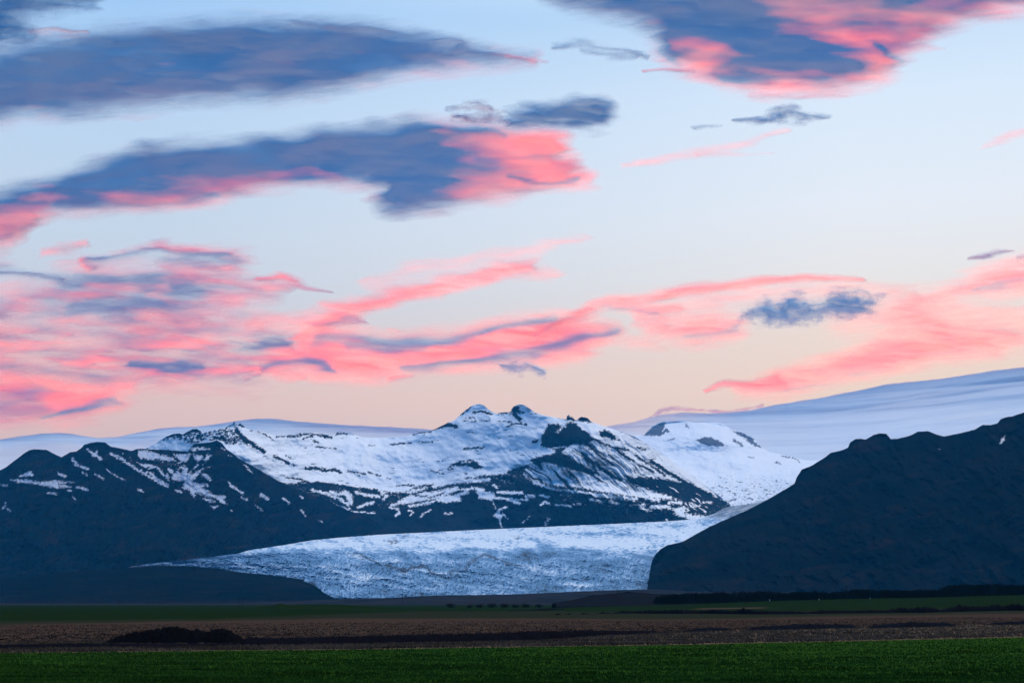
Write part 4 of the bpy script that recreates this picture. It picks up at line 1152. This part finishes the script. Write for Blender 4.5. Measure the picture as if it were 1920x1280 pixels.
FIELD_EDGE = [(-1500, 1243), (0, 1223.5), (640, 1217.5), (960, 1212.5), (1280, 1208), (1440, 1204.5), (1700, 1199), (1920, 1194), (3400, 1176)]
VERGE_EDGE = [(-1500, 1216), (0, 1206), (640, 1197), (960, 1190), (1280, 1184), (1600, 1176), (1920, 1168), (3400, 1156)]


def tinted_mat(name, bump=0.02, scale=3.0, rough=0.95):
    t = NT(name)
    a = t.n.new('ShaderNodeAttribute'); a.attribute_name = 'tint'
    n = t.noise(scale, None, 4, 0.7, (1, 0.35, 1))
    n2 = t.noise(scale * 0.08, None, 4, 0.6, (0.5, 2.0, 1))
    k = t.m('MULTIPLY', t.m('ADD', 0.70, t.m('MULTIPLY', n, 0.6)), t.m('ADD', 0.5, n2))
    mul = t.n.new('ShaderNodeVectorMath'); mul.operation = 'SCALE'
    t.l.new(a.outputs['Color'], mul.inputs[0]); t.l.new(k, mul.inputs['Scale'])
    return t.done(t.bsdf(mul.outputs[0], rough, (n, 0.6, bump), 0.0))


def add_tint(me, rgb):
    a = me.attributes.new('tint', 'FLOAT_COLOR', 'POINT')
    c = np.ones((len(me.vertices), 4), np.float32); c[:, :3] = rgb
    a.data.foreach_set('color', c.ravel())


M_SOIL = tinted_mat('field_soil', 0.05, 2.0)
M_FAR = tinted_mat('far_ground', 0.6, 0.12)
GREEN = np.array([0.0250, 0.070, 0.0095]); DRY = np.array([0.105, 0.072, 0.048]); BROWN = np.array([0.040, 0.026, 0.020])
OLIVE = np.array([0.018, 0.022, 0.014]); DGREEN = np.array([0.0075, 0.018, 0.006]); BLACK = np.array([0.006, 0.006, 0.008])


def mixc(c, d, f):
    return c * (1 - f[..., None]) + d * f[..., None]


def land_tint(px, py):
    """colour of the farmland by where it lies: green ley, dry verge, brown rough grass, olive and green pasture beyond"""
    wob = fbm(px / 120, py / 6, 4, 201) * 1.6
    fe = lerp_pts(FIELD_EDGE, px); ve = lerp_pts(VERGE_EDGE, px)
    c = np.zeros(px.shape + (3,)) + DRY
    st = fbm(px / 160, py / 1.6, 4, 202, 0.6)
    c = mixc(c, OLIVE * 1.5, 0.6 * sstep(0.0, 0.5, st))
    y = py + wob
    c = mixc(c, BROWN * 1.25, sstep(2, -3, y - ve))
    c = mixc(c, DRY * 0.55, 0.8 * sstep(0.1, 0.5, st) * sstep(2, -3, y - ve))
    b2 = lerp_pts([(-1500, 1178), (0, 1172), (640, 1160), (960, 1160), (1280, 1162), (1920, 1150), (3400, 1140)], px)
    c = mixc(c, OLIVE, sstep(2, -4, y - b2))
    c = mixc(c, BROWN * 1.1, sstep(2.5, 0, np.abs(y - b2 - 3)) * 0.8)
    b3 = lerp_pts([(-1500, 1168), (0, 1164), (400, 1160), (640, 1151), (800, 1146), (1040, 1146), (1280, 1148), (1920, 1138), (3400, 1128)], px)
    c = mixc(c, DGREEN, sstep(1.5, -2.5, y - b3))
    c = mixc(c, BROWN * 1.5, sstep(1.6, 0.4, np.abs(py - lerp_pts([(1280, 1141), (1450, 1138.5), (1460, 1139)], px))) * sstep(1290, 1320, px) * sstep(1450, 1420, px))
    g = sstep(-0.6, 0.6, py - fe + 0.5 * fbm(px / 6, py, 3, 203))
    c = mixc(c, GREEN * 0.75, g)
    return c


def build_ground():
    az = np.concatenate([np.arange(-180, -24, 6.0), np.arange(-24, 24, 0.06), np.arange(24, 181, 6.0)])
    rad = np.concatenate([[2, 20, 50, 80], plane_Y(np.arange(1300, 1134, -0.5)), [3300, 4000, 5000, 7000, 10000, 14000, 18000, 26000]])
    A, Rr = np.meshgrid(R(1) * az, rad)
    # straight rows across the view, rings elsewhere
    f = sstep(40, 24, np.abs(np.degrees(A)))
    k = 1 / np.maximum(np.cos(A), 0.5)
    X = Rr * np.sin(A) * (f * k + 1 - f); Y = Rr * np.cos(A) * (f * k + 1 - f)
    X = np.clip(X, -19000, 19000); Y = np.clip(Y, -19000, 23000)
    px, py = proj(X, np.maximum(Y, 10))
    Z = 0.10 * fbm(X / 14, Y / 9, 4, 210) * sstep(600, 250, Rr) - 0.0
    V = np.stack([X, Y, Z], 2).reshape(-1, 3)
    nr, nc = X.shape
    Q = grid_faces(nr, nc)[:, ::-1]
    V = np.vstack([V, [[0, 0, 0]]])
    c = len(V) - 1
    i = np.arange(nc - 1)
    T = np.stack([np.full(nc - 1, c), i + 1, i], 1)
    me = mesh_from('ground', V, Q[:, ::1], M_SOIL, Ft=T)
    col = land_tint(px, py).reshape(-1, 3)
    far = sstep(2500, 4000, Rr).reshape(-1)
    col = mixc(col, np.array([0.02, 0.02, 0.024]), far)
    add_tint(me, np.vstack([col, [GREEN]]))
    tag(link('ground', me), kind='structure')


build_ground()

# low green rises between the fields and the outwash plain
L_TOP = [(-900, 1146), (-200, 1141), (0, 1142.5), (30, 1142), (60, 1143), (110, 1145.5), (150, 1148), (200, 1149.5), (260, 1150), (330, 1148), (380, 1145), (440, 1142), (490, 1137), (515, 1133), (525, 1131), (533, 1133), (570, 1132.3), (600, 1132), (640, 1132.6), (680, 1135.5),
         (740, 1138.5), (900, 1140), (1040, 1139.5), (1100, 1137), (1280, 1133), (1440, 1126), (1600, 1122), (1760, 1119), (1920, 1114.5), (2300, 1108), (3000, 1104)]


def hill_Y(px, py):
    top = lerp_pts(L_TOP, px)
    v = np.clip((py - top) / (1166 - top), 0, 1)
    return 1300 * (1 - v) ** 1.0 + plane_Y(1166.0) * v


def L_depth(px, py, v):
    return hill_Y(px, py) + 2.5 * fbm(px / 30, py / 3, 4, 220)


hill = relief('green_rise', L_TOP, [(-900, 1166), (3000, 1166)], -900, 3000, 2.0, 70, L_depth, M_FAR, jag=(0.5, 30), seed=15, back=(60, 0.02))
hp = np.zeros(len(hill.data.vertices) * 3, np.float32); hill.data.vertices.foreach_get('co', hp); hp = hp.reshape(-1, 3).astype(float)
hx, hy = proj(hp[:, 0], hp[:, 1], hp[:, 2])
add_tint(hill.data, land_tint(hx, hy))

# dark heather knoll in front of the glacier snout
N_TOP = [(1040, 1130), (1052, 1127.5), (1075, 1124), (1090, 1120), (1110, 1115.5), (1125, 1114.5), (1150, 1111.5), (1170, 1110), (1178, 1108.5), (1186, 1109.5), (1212, 1111), (1232, 1112.5), (1310, 1113), (1500, 1114), (1800, 1112), (2400, 1110), (2600, 1118)]
kn = relief('dark_knoll', N_TOP, [(1040, 1136), (2600, 1136)], 1040, 2600, 2.0, 24, lambda x, y, v: 2300 - 600 * v + 14 * fbm(x / 20, y / 5, 4, 230), M_FAR, jag=(0.7, 16), seed=16, back=(120, 0.02))
add_tint(kn.data, (0.008, 0.009, 0.012))

M_EARTH = tinted_mat('dug_earth', 0.12, 2.5, 1.0)


def bank(name, label, cat, prof, Yfn, thick, rgb, x0, x1, seed, step=1.0, lump=(9, 3), rough=0.25, na=14, group=None):
    """a ridge of dug earth: prof lists (px, foot, height in px) along its length"""
    xs = np.arange(x0, x1 + step, step)
    foot = np.interp(xs, [p[0] for p in prof], [p[1] for p in prof])
    hh = np.interp(xs, [p[0] for p in prof], [p[2] for p in prof])
    n = 0.5 + 0.5 * fbm(xs / lump[0], xs * 0 + seed, 4, seed, 0.6)
    hh = hh * (1 - rough + rough * 2 * n)
    Yb = Yfn(xs, foot)
    v = np.linspace(0, 1, na)[:, None]
    prof_z = np.sin(np.pi * np.clip(v * 0.97 + 0.03, 0, 1)) ** 0.75
    fx, fy, fz = ray_pts(xs, foot, Yb)
    hz = hh / F * Yb
    X = np.broadcast_to(fx, (na, len(xs))).copy()
    Y = Yb[None, :] + thick * v
    k = fbm(X / (lump[1] * 0.4), Y / (lump[1] * 0.4), 4, seed + 1, 0.65)
    Z = fz[None, :] - 0.15 + (hz[None, :] + 0.15) * prof_z * (1 + 0.35 * k)
    me = mesh_from(name, np.stack([X, Y, Z], 2).reshape(-1, 3), grid_faces(na, len(xs))[:, ::-1], M_EARTH)
    # turn it the right way up
    c = me.vertices[0].co.copy()
    add_tint(me, rgb)
    # close the underside
    me.update()
    o = link(name, me)
    tag(o, label, cat, group)
    return o


flatY = lambda px, py: plane_Y(py) + 0 * px
bank('earth_mound', 'large humped heap of dark dug earth at the back of the green field', 'earth mound',
     [(178, 1208, 0), (185, 1208, 4), (207, 1208, 13), (233, 1208, 20), (250, 1208, 21), (267, 1208, 25), (290, 1208, 28), (312, 1208, 30), (333, 1208, 27), (353, 1208, 25), (377, 1208, 22), (388, 1208, 25), (403, 1208, 26.5),
      (420, 1208, 23), (433, 1208, 16), (447, 1208, 8), (452, 1208, 0)], flatY, 9.0, BLACK * 0.7, 178, 452, 240, 0.7, (14, 1.6), 0.10, 22)
bank('gravel_bank', 'long low bank of dark blue-black gravel running right from the earth mound', 'gravel bank',
     [(440, 1211, 0), (447, 1211, 9), (460, 1211, 16), (477, 1211, 14), (500, 1211, 13), (640, 1208.5, 14), (807, 1205.5, 15), (940, 1203, 15), (990, 1201, 16), (1040, 1199.5, 15), (1100, 1194.5, 12), (1160, 1190, 7), (1227, 1187, 4), (1290, 1186, 0)],
     flatY, 8.0, np.array([0.0055, 0.0055, 0.0085]), 440, 1290, 250, 1.0, (20, 1.2), 0.12, 16)
bank('low_gravel_bank', 'thin flat strip of dark gravel left of the earth mound', 'gravel bank',
     [(-300, 1222, 8), (0, 1217.5, 8), (60, 1217, 9), (150, 1216, 9), (200, 1215.5, 8), (330, 1214, 7), (440, 1212, 5), (470, 1212, 0)],
     flatY, 6.0, np.array([0.0055, 0.0055, 0.0085]), -300, 470, 255, 1.0, (16, 1.2), 0.2, 12)
for (a, b_, f0, f1, h, lab, sd) in ((1275, 1385, 1184.5, 1181, 4, 'short strip of dark gravel in the dry grass, just right of the long gravel bank', 260),
                                    (1400, 1620, 1181.5, 1177, 6, 'middle low strip of dark gravel in the dry grass, right of the frame centre', 261),
                                    (1630, 1805, 1177.5, 1174, 6, 'dark gravel strip in tall dry grass, between the middle strip and the right edge', 262),
                                    (1855, 2060, 1171, 1167, 4, 'dark gravel strip reaching the right edge of the photo', 263)):
    m_ = (a + b_) / 2
    bank('gravel_strip', lab, 'gravel strip', [(a, f0, 0), (a + 20, f0, h), (m_, (f0 + f1) / 2, h * 1.5), (b_ - 20, f1, h), (b_, f1, 0)], flatY, 8.0, np.array([0.006, 0.007, 0.011]), a, b_, sd, 1.0, (10, 1.5), 0.35, 10,
         group='gravel strips in the dry grass')
bank('soil_windrow', 'long lumpy black row of turned soil crossing the right half of the farmland', 'soil row',
     [(1027, 1157, 0), (1034, 1157, 4), (1048, 1157, 7), (1056, 1157, 4), (1068, 1156, 6), (1080, 1155.5, 3), (1095, 1155, 6), (1115, 1154, 3), (1130, 1153.5, 6), (1150, 1153, 4), (1170, 1152.5, 8), (1190, 1152, 6), (1215, 1152, 8),
      (1250, 1152, 8), (1280, 1152, 9), (1310, 1151, 6), (1340, 1151, 8), (1380, 1151, 6), (1395, 1151, 10), (1420, 1151, 6), (1500, 1150.5, 5), (1520, 1150, 3), (1540, 1150, 6), (1600, 1149, 5), (1665, 1148.5, 5), (1690, 1148, 8), (1700, 1148, 10),
      (1710, 1148, 6), (1720, 1148, 9), (1735, 1148, 10), (1755, 1147, 8), (1765, 1147, 4), (1785, 1146.5, 7), (1800, 1146, 11), (1820, 1145.5, 9), (1850, 1145, 8), (1877, 1144.5, 11), (1890, 1144, 7), (1903, 1144, 12), (1920, 1144, 10), (2200, 1141, 9)],
     hill_Y, 9.0, BLACK * 0.9, 1027, 2200, 270, 1.0, (7, 1.8), 0.45, 12)
bank('peat_bank', 'small flat dark peat bank in the green pasture, below the glacier snout', 'earth bank',
     [(938, 1146, 0), (960, 1146, 2.5), (990, 1145, 2), (1010, 1144.5, 4), (1030, 1143.5, 3.5), (1055, 1141.5, 1.5), (1062, 1141, 0)], hill_Y, 9.0, BLACK, 938, 1062, 275, 1.0, (8, 2.5), 0.3, 8)

# ------------------------------------------------------------------ grass


def grass(name, n, yr, hgt, wid, cols, seed, mat, kinds, clump=0.3):
    rg = np.random.default_rng(seed)
    px = rg.uniform(-60, 1980, n * 3)
    t = rg.uniform(0, 1, n * 3)
    e0 = lerp_pts(yr[0], px); e1 = lerp_pts(yr[1], px)
    py = e0 + (e1 - e0) * t
    keep = fbm(px / 30, py / 3, 3, seed) + rg.uniform(-1, 1, n * 3) * 0.8 > -clump
    px, py = px[keep][:n], py[keep][:n]
    n = len(px)
    Yg = plane_Y(py)
    X, Y, Z = ray_pts(px, py, Yg)
    B = 3
    ang = rg.uniform(0, math.pi, (n, B)); lean = rg.normal(0, 0.35, (n, B, 2))
    h = hgt * rg.uniform(0.55, 1.25, (n, B)) * (1 + 0.4 * fbm(px / 25, py / 3, 3, seed + 5))[:, None]
    w = wid * rg.uniform(0.6, 1.2, (n, B))
    ox = rg.normal(0, wid, (n, B)); oy = rg.normal(0, wid, (n, B))
    cx = X[:, None] + ox; cy_ = Y[:, None] + oy
    V = np.zeros((n, B, 3, 3))
    V[..., 0, 0] = cx - np.cos(ang) * w; V[..., 0, 1] = cy_ - np.sin(ang) * w; V[..., 0, 2] = -0.05
    V[..., 1, 0] = cx + np.cos(ang) * w; V[..., 1, 1] = cy_ + np.sin(ang) * w; V[..., 1, 2] = -0.05
    V[..., 2, 0] = cx + lean[..., 0] * h; V[..., 2, 1] = cy_ + lean[..., 1] * h; V[..., 2, 2] = h
    T = np.arange(n * B * 3).reshape(-1, 3)
    me = mesh_from(name, V.reshape(-1, 3), None, mat, smooth=False, Ft=T)
    a = rg.uniform(0, 1, (n, B, 1, 1)) * np.ones((1, 1, 3, 1))
    c = cols[0] * (1 - a) + cols[1] * a
    s = np.clip(1 + 1.1 * fbm(px / 240, py / 3.6, 4, seed + 9, 0.55), 0.3, 2)
    c = c * s[:, None, None, None]
    add_tint(me, c.reshape(-1, 3))
    tag(link(name, me), kinds[0], kinds[1], kind='stuff')


tg = NT('grass_blades')
at = tg.n.new('ShaderNodeAttribute'); at.attribute_name = 'tint'
M_BLADE = tg.done(tg.bsdf(at.outputs['Color'], 1.0, None, 0.0))
BOTTOM = [(-100, 1286), (2020, 1286)]
grass('green_grass', 90000, (FIELD_EDGE, BOTTOM), 0.16, 0.05, (GREEN * 0.7, GREEN * np.array([1.9, 1.6, 1.6])), 300, M_BLADE, ('short dense dark green grass covering the nearest field', 'grass'), 0.55)
up_e = [(p[0], p[1] - 1.0) for p in FIELD_EDGE]
grass('dry_grass', 38000, (VERGE_EDGE, up_e), 0.34, 0.07, (DRY * 0.8, DRY * 1.3), 310, M_BLADE, ('tall pale dry grass growing along the far edge of the green field', 'dry grass'), 0.15)
mid_e = [(-1500, 1190), (0, 1172), (960, 1163), (1280, 1163), (1920, 1155), (3400, 1145)]
grass('rough_grass', 26000, (mid_e, VERGE_EDGE), 0.14, 0.14, (BROWN * 1.05, BROWN * 1.5), 320, M_BLADE, ('brown rough grass on the flat land beyond the gravel bank', 'rough grass'), 0.1)

# ------------------------------------------------------------------ power line poles


def prim(parts, name, mat, parent):
    """parts: boxes and cylinders joined into one mesh"""
    V = []; Q = []
    for kind, c, s in parts:
        o = len(V)
        if kind == 'box':
            for dx in (-1, 1):
                for dy in (-1, 1):
                    for dz in (-1, 1):
                        V.append((c[0] + dx * s[0] / 2, c[1] + dy * s[1] / 2, c[2] + dz * s[2] / 2))
            for f in ((0, 1, 3, 2), (4, 6, 7, 5), (0, 4, 5, 1), (2, 3, 7, 6), (0, 2, 6, 4), (1, 5, 7, 3)):
                Q.append([o + i for i in f])
        else:   # ('rod', foot, (r0, r1, h))
            r0, r1, h = s
            N = 10
            for r, z in ((r0, 0), (r1, h)):
                for i in range(N):
                    V.append((c[0] + r * math.cos(2 * math.pi * i / N), c[1] + r * math.sin(2 * math.pi * i / N), c[2] + z))
            for i in range(N):
                j = (i + 1) % N
                Q.append([o + i, o + j, o + N + j, o + N + i])
            V.append((c[0], c[1], c[2] + h + r1 * 0.4)); ti = len(V) - 1
            for i in range(0, N, 2):
                Q.append([o + N + i, o + N + (i + 1) % N, o + N + (i + 2) % N, ti])
    me = mesh_from(name, np.array(V), np.array(Q), mat, smooth=False)
    return link(name, me, parent)


def simple_mat(name, rgb, rough=0.8, scale=3.0):
    t = NT(name)
    n = t.noise(scale, None, 4, 0.6)
    return t.done(t.bsdf(t.mix(n, tuple(c * 0.6 for c in rgb), tuple(c * 1.3 for c in rgb)), rough, (n, 0.3, 0.01), 0.2))


M_WOOD = simple_mat('tarred_wood', (0.020, 0.018, 0.020))
M_PORC = simple_mat('porcelain', (0.10, 0.10, 0.11), 0.3)
M_WHITE = simple_mat('white_paint', (0.75, 0.75, 0.75), 0.5)


def ins(x, z):
    return [('rod', (x, 0, z), (0.05, 0.05, 0.12)), ('rod', (x, 0, z + 0.12), (0.13, 0.08, 0.16))]


def pole(kind, px, base_py, Yd, h, label):
    x, y, z = world_at(px, base_py, Yd)
    e = bpy.data.objects.new('power_pole', None); COL.objects.link(e); e.location = (x, y, z - 0.3)
    tag(e, label, 'power pole', 'power line poles')
    if kind == 'H':
        for s in (-1, 1):
            prim([('rod', (s * 1.1, 0, 0), (0.23, 0.17, h + 0.3))], 'pole', M_WOOD, e)
        prim([('box', (0, -0.2, h - 0.5), (5.4, 0.22, 0.28))], 'crossarm', M_WOOD, e)
        for q in (-2.4, 0, 2.4):
            prim(ins(q, h - 0.36), 'insulator', M_PORC, e)
        prim([('box', (0, 0.2, h * 0.62), (2.4, 0.12, 0.16))], 'brace', M_WOOD, e)
    else:
        prim([('rod', (0, 0, 0), (0.24, 0.16, h + 0.3))], 'pole', M_WOOD, e)
        prim([('box', (0, -0.2, h - 0.4), (2.6, 0.2, 0.24))], 'crossarm', M_WOOD, e)
        for q in (-1.15, 0, 1.15):
            prim(ins(q, h - 0.28 if q else h + 0.3), 'insulator', M_PORC, e)
    return e


def ppx(h_px, Yd): return h_px / F * Yd


pole('H', 452.3, 1143, 1290, ppx(24, 1290), 'H-shaped wooden power pole with two legs, left of the green rise')
pole('T', 754.5, 1134, 1480, ppx(21.5, 1480), 'single wooden power pole standing out dark against the glacier snout')
pole('T', 1158.7, 1134, 1280, ppx(30, 1280), 'single wooden power pole rising from the dark knoll below the glacier')
pole('T', 1587.5, 1128, 1220, ppx(31, 1220), 'tall single wooden power pole in front of the dark hill, in the right pasture')
pole('T', 221, 1144, 1700, ppx(21, 1700), 'faint distant power pole in front of the left moraine, right one of the far pair')
pole('T', 183.5, 1144, 2300, ppx(16, 2300), 'smallest, farthest power pole, at the far left of the line')

# white marker posts at field edges
for px, py, Yd, lab in ((163.3, 1149.5, 1100, 'tiny white marker post on the left pasture edge'), (1443, 1125.5, 1290, 'tiny white marker post by the wood, left of the tall power pole'),
                        (1536, 1124.5, 1290, 'tiny white marker post close on the left of the tall power pole'), (1631.5, 1122.5, 1290, 'tiny white marker post on the right of the tall power pole')):
    x, y, z = world_at(px, py, Yd)
    e = bpy.data.objects.new('marker_post', None); COL.objects.link(e); e.location = (x, y, z)
    tag(e, lab, 'marker post', 'white marker posts')
    prim([('rod', (0, 0, -0.2), (0.22, 0.18, 1.1))], 'post', M_WHITE, e)
    prim([('rod', (0, 0, 0.9), (0.26, 0.2, 0.16))], 'cap', M_WHITE, e)

# ------------------------------------------------------------------ trees and bushes
tl_ = NT('leaves')
nz = tl_.noise(0.4, None, 3, 0.6)
M_LEAF = tl_.done(tl_.bsdf(tl_.mix(nz, (0.007, 0.011, 0.009), (0.020, 0.026, 0.020)), 1.0, None, 0.0))


def foliage(rg, n, rx, ry, rz, zc, leaf):
    """leaf clusters spread through a lumpy crown"""
    ctr = rg.normal(0, 1, (max(3, n // 26), 3)); ctr /= np.linalg.norm(ctr, axis=1)[:, None] * 1.5
    ctr *= rg.uniform(0.3, 1.0, (len(ctr), 1))
    p = ctr[rg.integers(0, len(ctr), n)] + rg.normal(0, 0.27, (n, 3))
    p = p * np.array([rx, ry, rz]) + np.array([0, 0, zc])
    a = rg.normal(0, 1, (n, 3)); a /= np.linalg.norm(a, axis=1)[:, None]
    b = np.cross(a, rg.normal(0, 1, (n, 3))); b /= np.linalg.norm(b, axis=1)[:, None]
    s = leaf * rg.uniform(0.5, 1.3, (n, 1))
    return np.stack([p - a * s, p + b * s * 0.7, p + a * s], 1).reshape(-1, 3)


def bush(px, base_py, Yd, w_px, h_px, label, seed):
    rg = np.random.default_rng(seed)
    x, y, z = world_at(px, base_py, Yd)
    w = w_px / F * Yd; h = h_px / F * Yd
    e = bpy.data.objects.new('bush', None); COL.objects.link(e); e.location = (x, y, z)
    tag(e, label, 'bush', 'bushes and low trees on the edge of the plain')
    V = foliage(rg, 520, w * 0.55, w * 0.45, h * 0.5, h * 0.52, h * 0.10)
    V[:, 2] = np.maximum(V[:, 2], 0.02)
    link('crown', mesh_from('crown', V, None, M_LEAF, smooth=False, Ft=np.arange(len(V)).reshape(-1, 3)), e)
    prim([('rod', (0, 0, -0.2), (0.22, 0.06, h * 0.7))], 'trunk', M_WOOD, e)


for i, (px, py, w, h, lab) in enumerate((
        (845, 1137.5, 18, 8.5, 'round dark bush standing alone left of the low tree row'), (880, 1137.5, 14, 6, 'small dark bush at the left end of the low tree row'),
        (899, 1137.5, 20, 7.5, 'wider dark bush, second from the left in the low tree row'), (921, 1137, 22, 8, 'dark bush in the middle left of the low tree row'),
        (944, 1137, 20, 7.5, 'dark bush in the middle of the low tree row, under the glacier'), (966, 1137, 18, 6.5, 'low dark bush right of the middle of the tree row'),
        (986, 1137, 18, 7.5, 'dark bush near the right end of the low tree row'), (1010, 1137, 16, 6.5, 'last dark bush of the low tree row, at its right end'),
        (1039, 1138, 10, 9.5, 'narrow upright small tree between the low tree row and the dark knoll'))):
    bush(px, py + 3.2, 1308 + 2 * i, w, h + 2.5, lab, 400 + i)

# plantation along the foot of the dark hill: reads as one dark mass
rg = np.random.default_rng(77)
W_TOP = [(1225, 1124), (1240, 1119), (1275, 1114.5), (1300, 1112.5), (1440, 1112), (1515, 1111), (1580, 1110), (1615, 1107.5), (1665, 1108), (1765, 1105.5), (1777, 1101), (1802, 1098.5), (1920, 1098), (2000, 1097), (2400, 1094)]
W_BOT = [(1225, 1132), (1280, 1131), (1440, 1127), (1600, 1123), (1765, 1120), (1920, 1116), (2400, 1108)]
Vs = []
for i in range(3600):
    px = rg.uniform(1228, 2400)
    Yd = 1320 + rg.uniform(0, 60)
    top = lerp_pts(W_TOP, px) + rg.normal(0, 1.3) + 4.5 * float(fbm(np.array([px / 28.0]), np.array([3.3]), 3, 88)[0]); bot = lerp_pts(W_BOT, px) + 1.0
    x, y, z = world_at(px, bot, Yd)
    h = (bot - top) / F * Yd
    n = 42
    zz = rg.uniform(0, 1, n) ** 0.8
    r = (1 - zz) * 0.9 + 0.25
    p = np.stack([x + rg.normal(0, 0.6, n) * r * 2.4, y + rg.normal(0, 0.6, n) * r, z + zz * h], 1)
    hgt_ = rg.uniform(0.4, 1.0, (n, 1)); ang = rg.uniform(0, math.pi, n)
    dx = np.stack([np.cos(ang), np.sin(ang), 0 * ang], 1) * rg.uniform(0.12, 0.34, (n, 1))
    upv = np.stack([rg.normal(0, 0.25, n), rg.normal(0, 0.25, n), np.ones(n)], 1) * hgt_
    Vs.append(np.stack([p - dx, p + dx, p + upv], 1).reshape(-1, 3))
V = np.concatenate(Vs)
wd = link('distant_wood', mesh_from('distant_wood', V, None, M_LEAF, smooth=False, Ft=np.arange(len(V)).reshape(-1, 3)))
tag(wd, 'long dark belt of young trees along the foot of the dark hill on the right', 'wood', kind='stuff')

# ------------------------------------------------------------------ blue evening air
t = NT('evening_air')
pv = t.n.new('ShaderNodeVolumePrincipled')
pv.inputs['Color'].default_value = (0.04, 0.46, 1.0, 1)
pv.inputs['Density'].default_value = 1.35e-5
t.done(None, pv.outputs[0])
hz = prim([('box', (0, 1900, 1249), (42000, 44000, 2502))], 'haze', t.mat, None)
tag(hz, 'thin blue evening haze in front of the mountains', 'haze', kind='stuff')
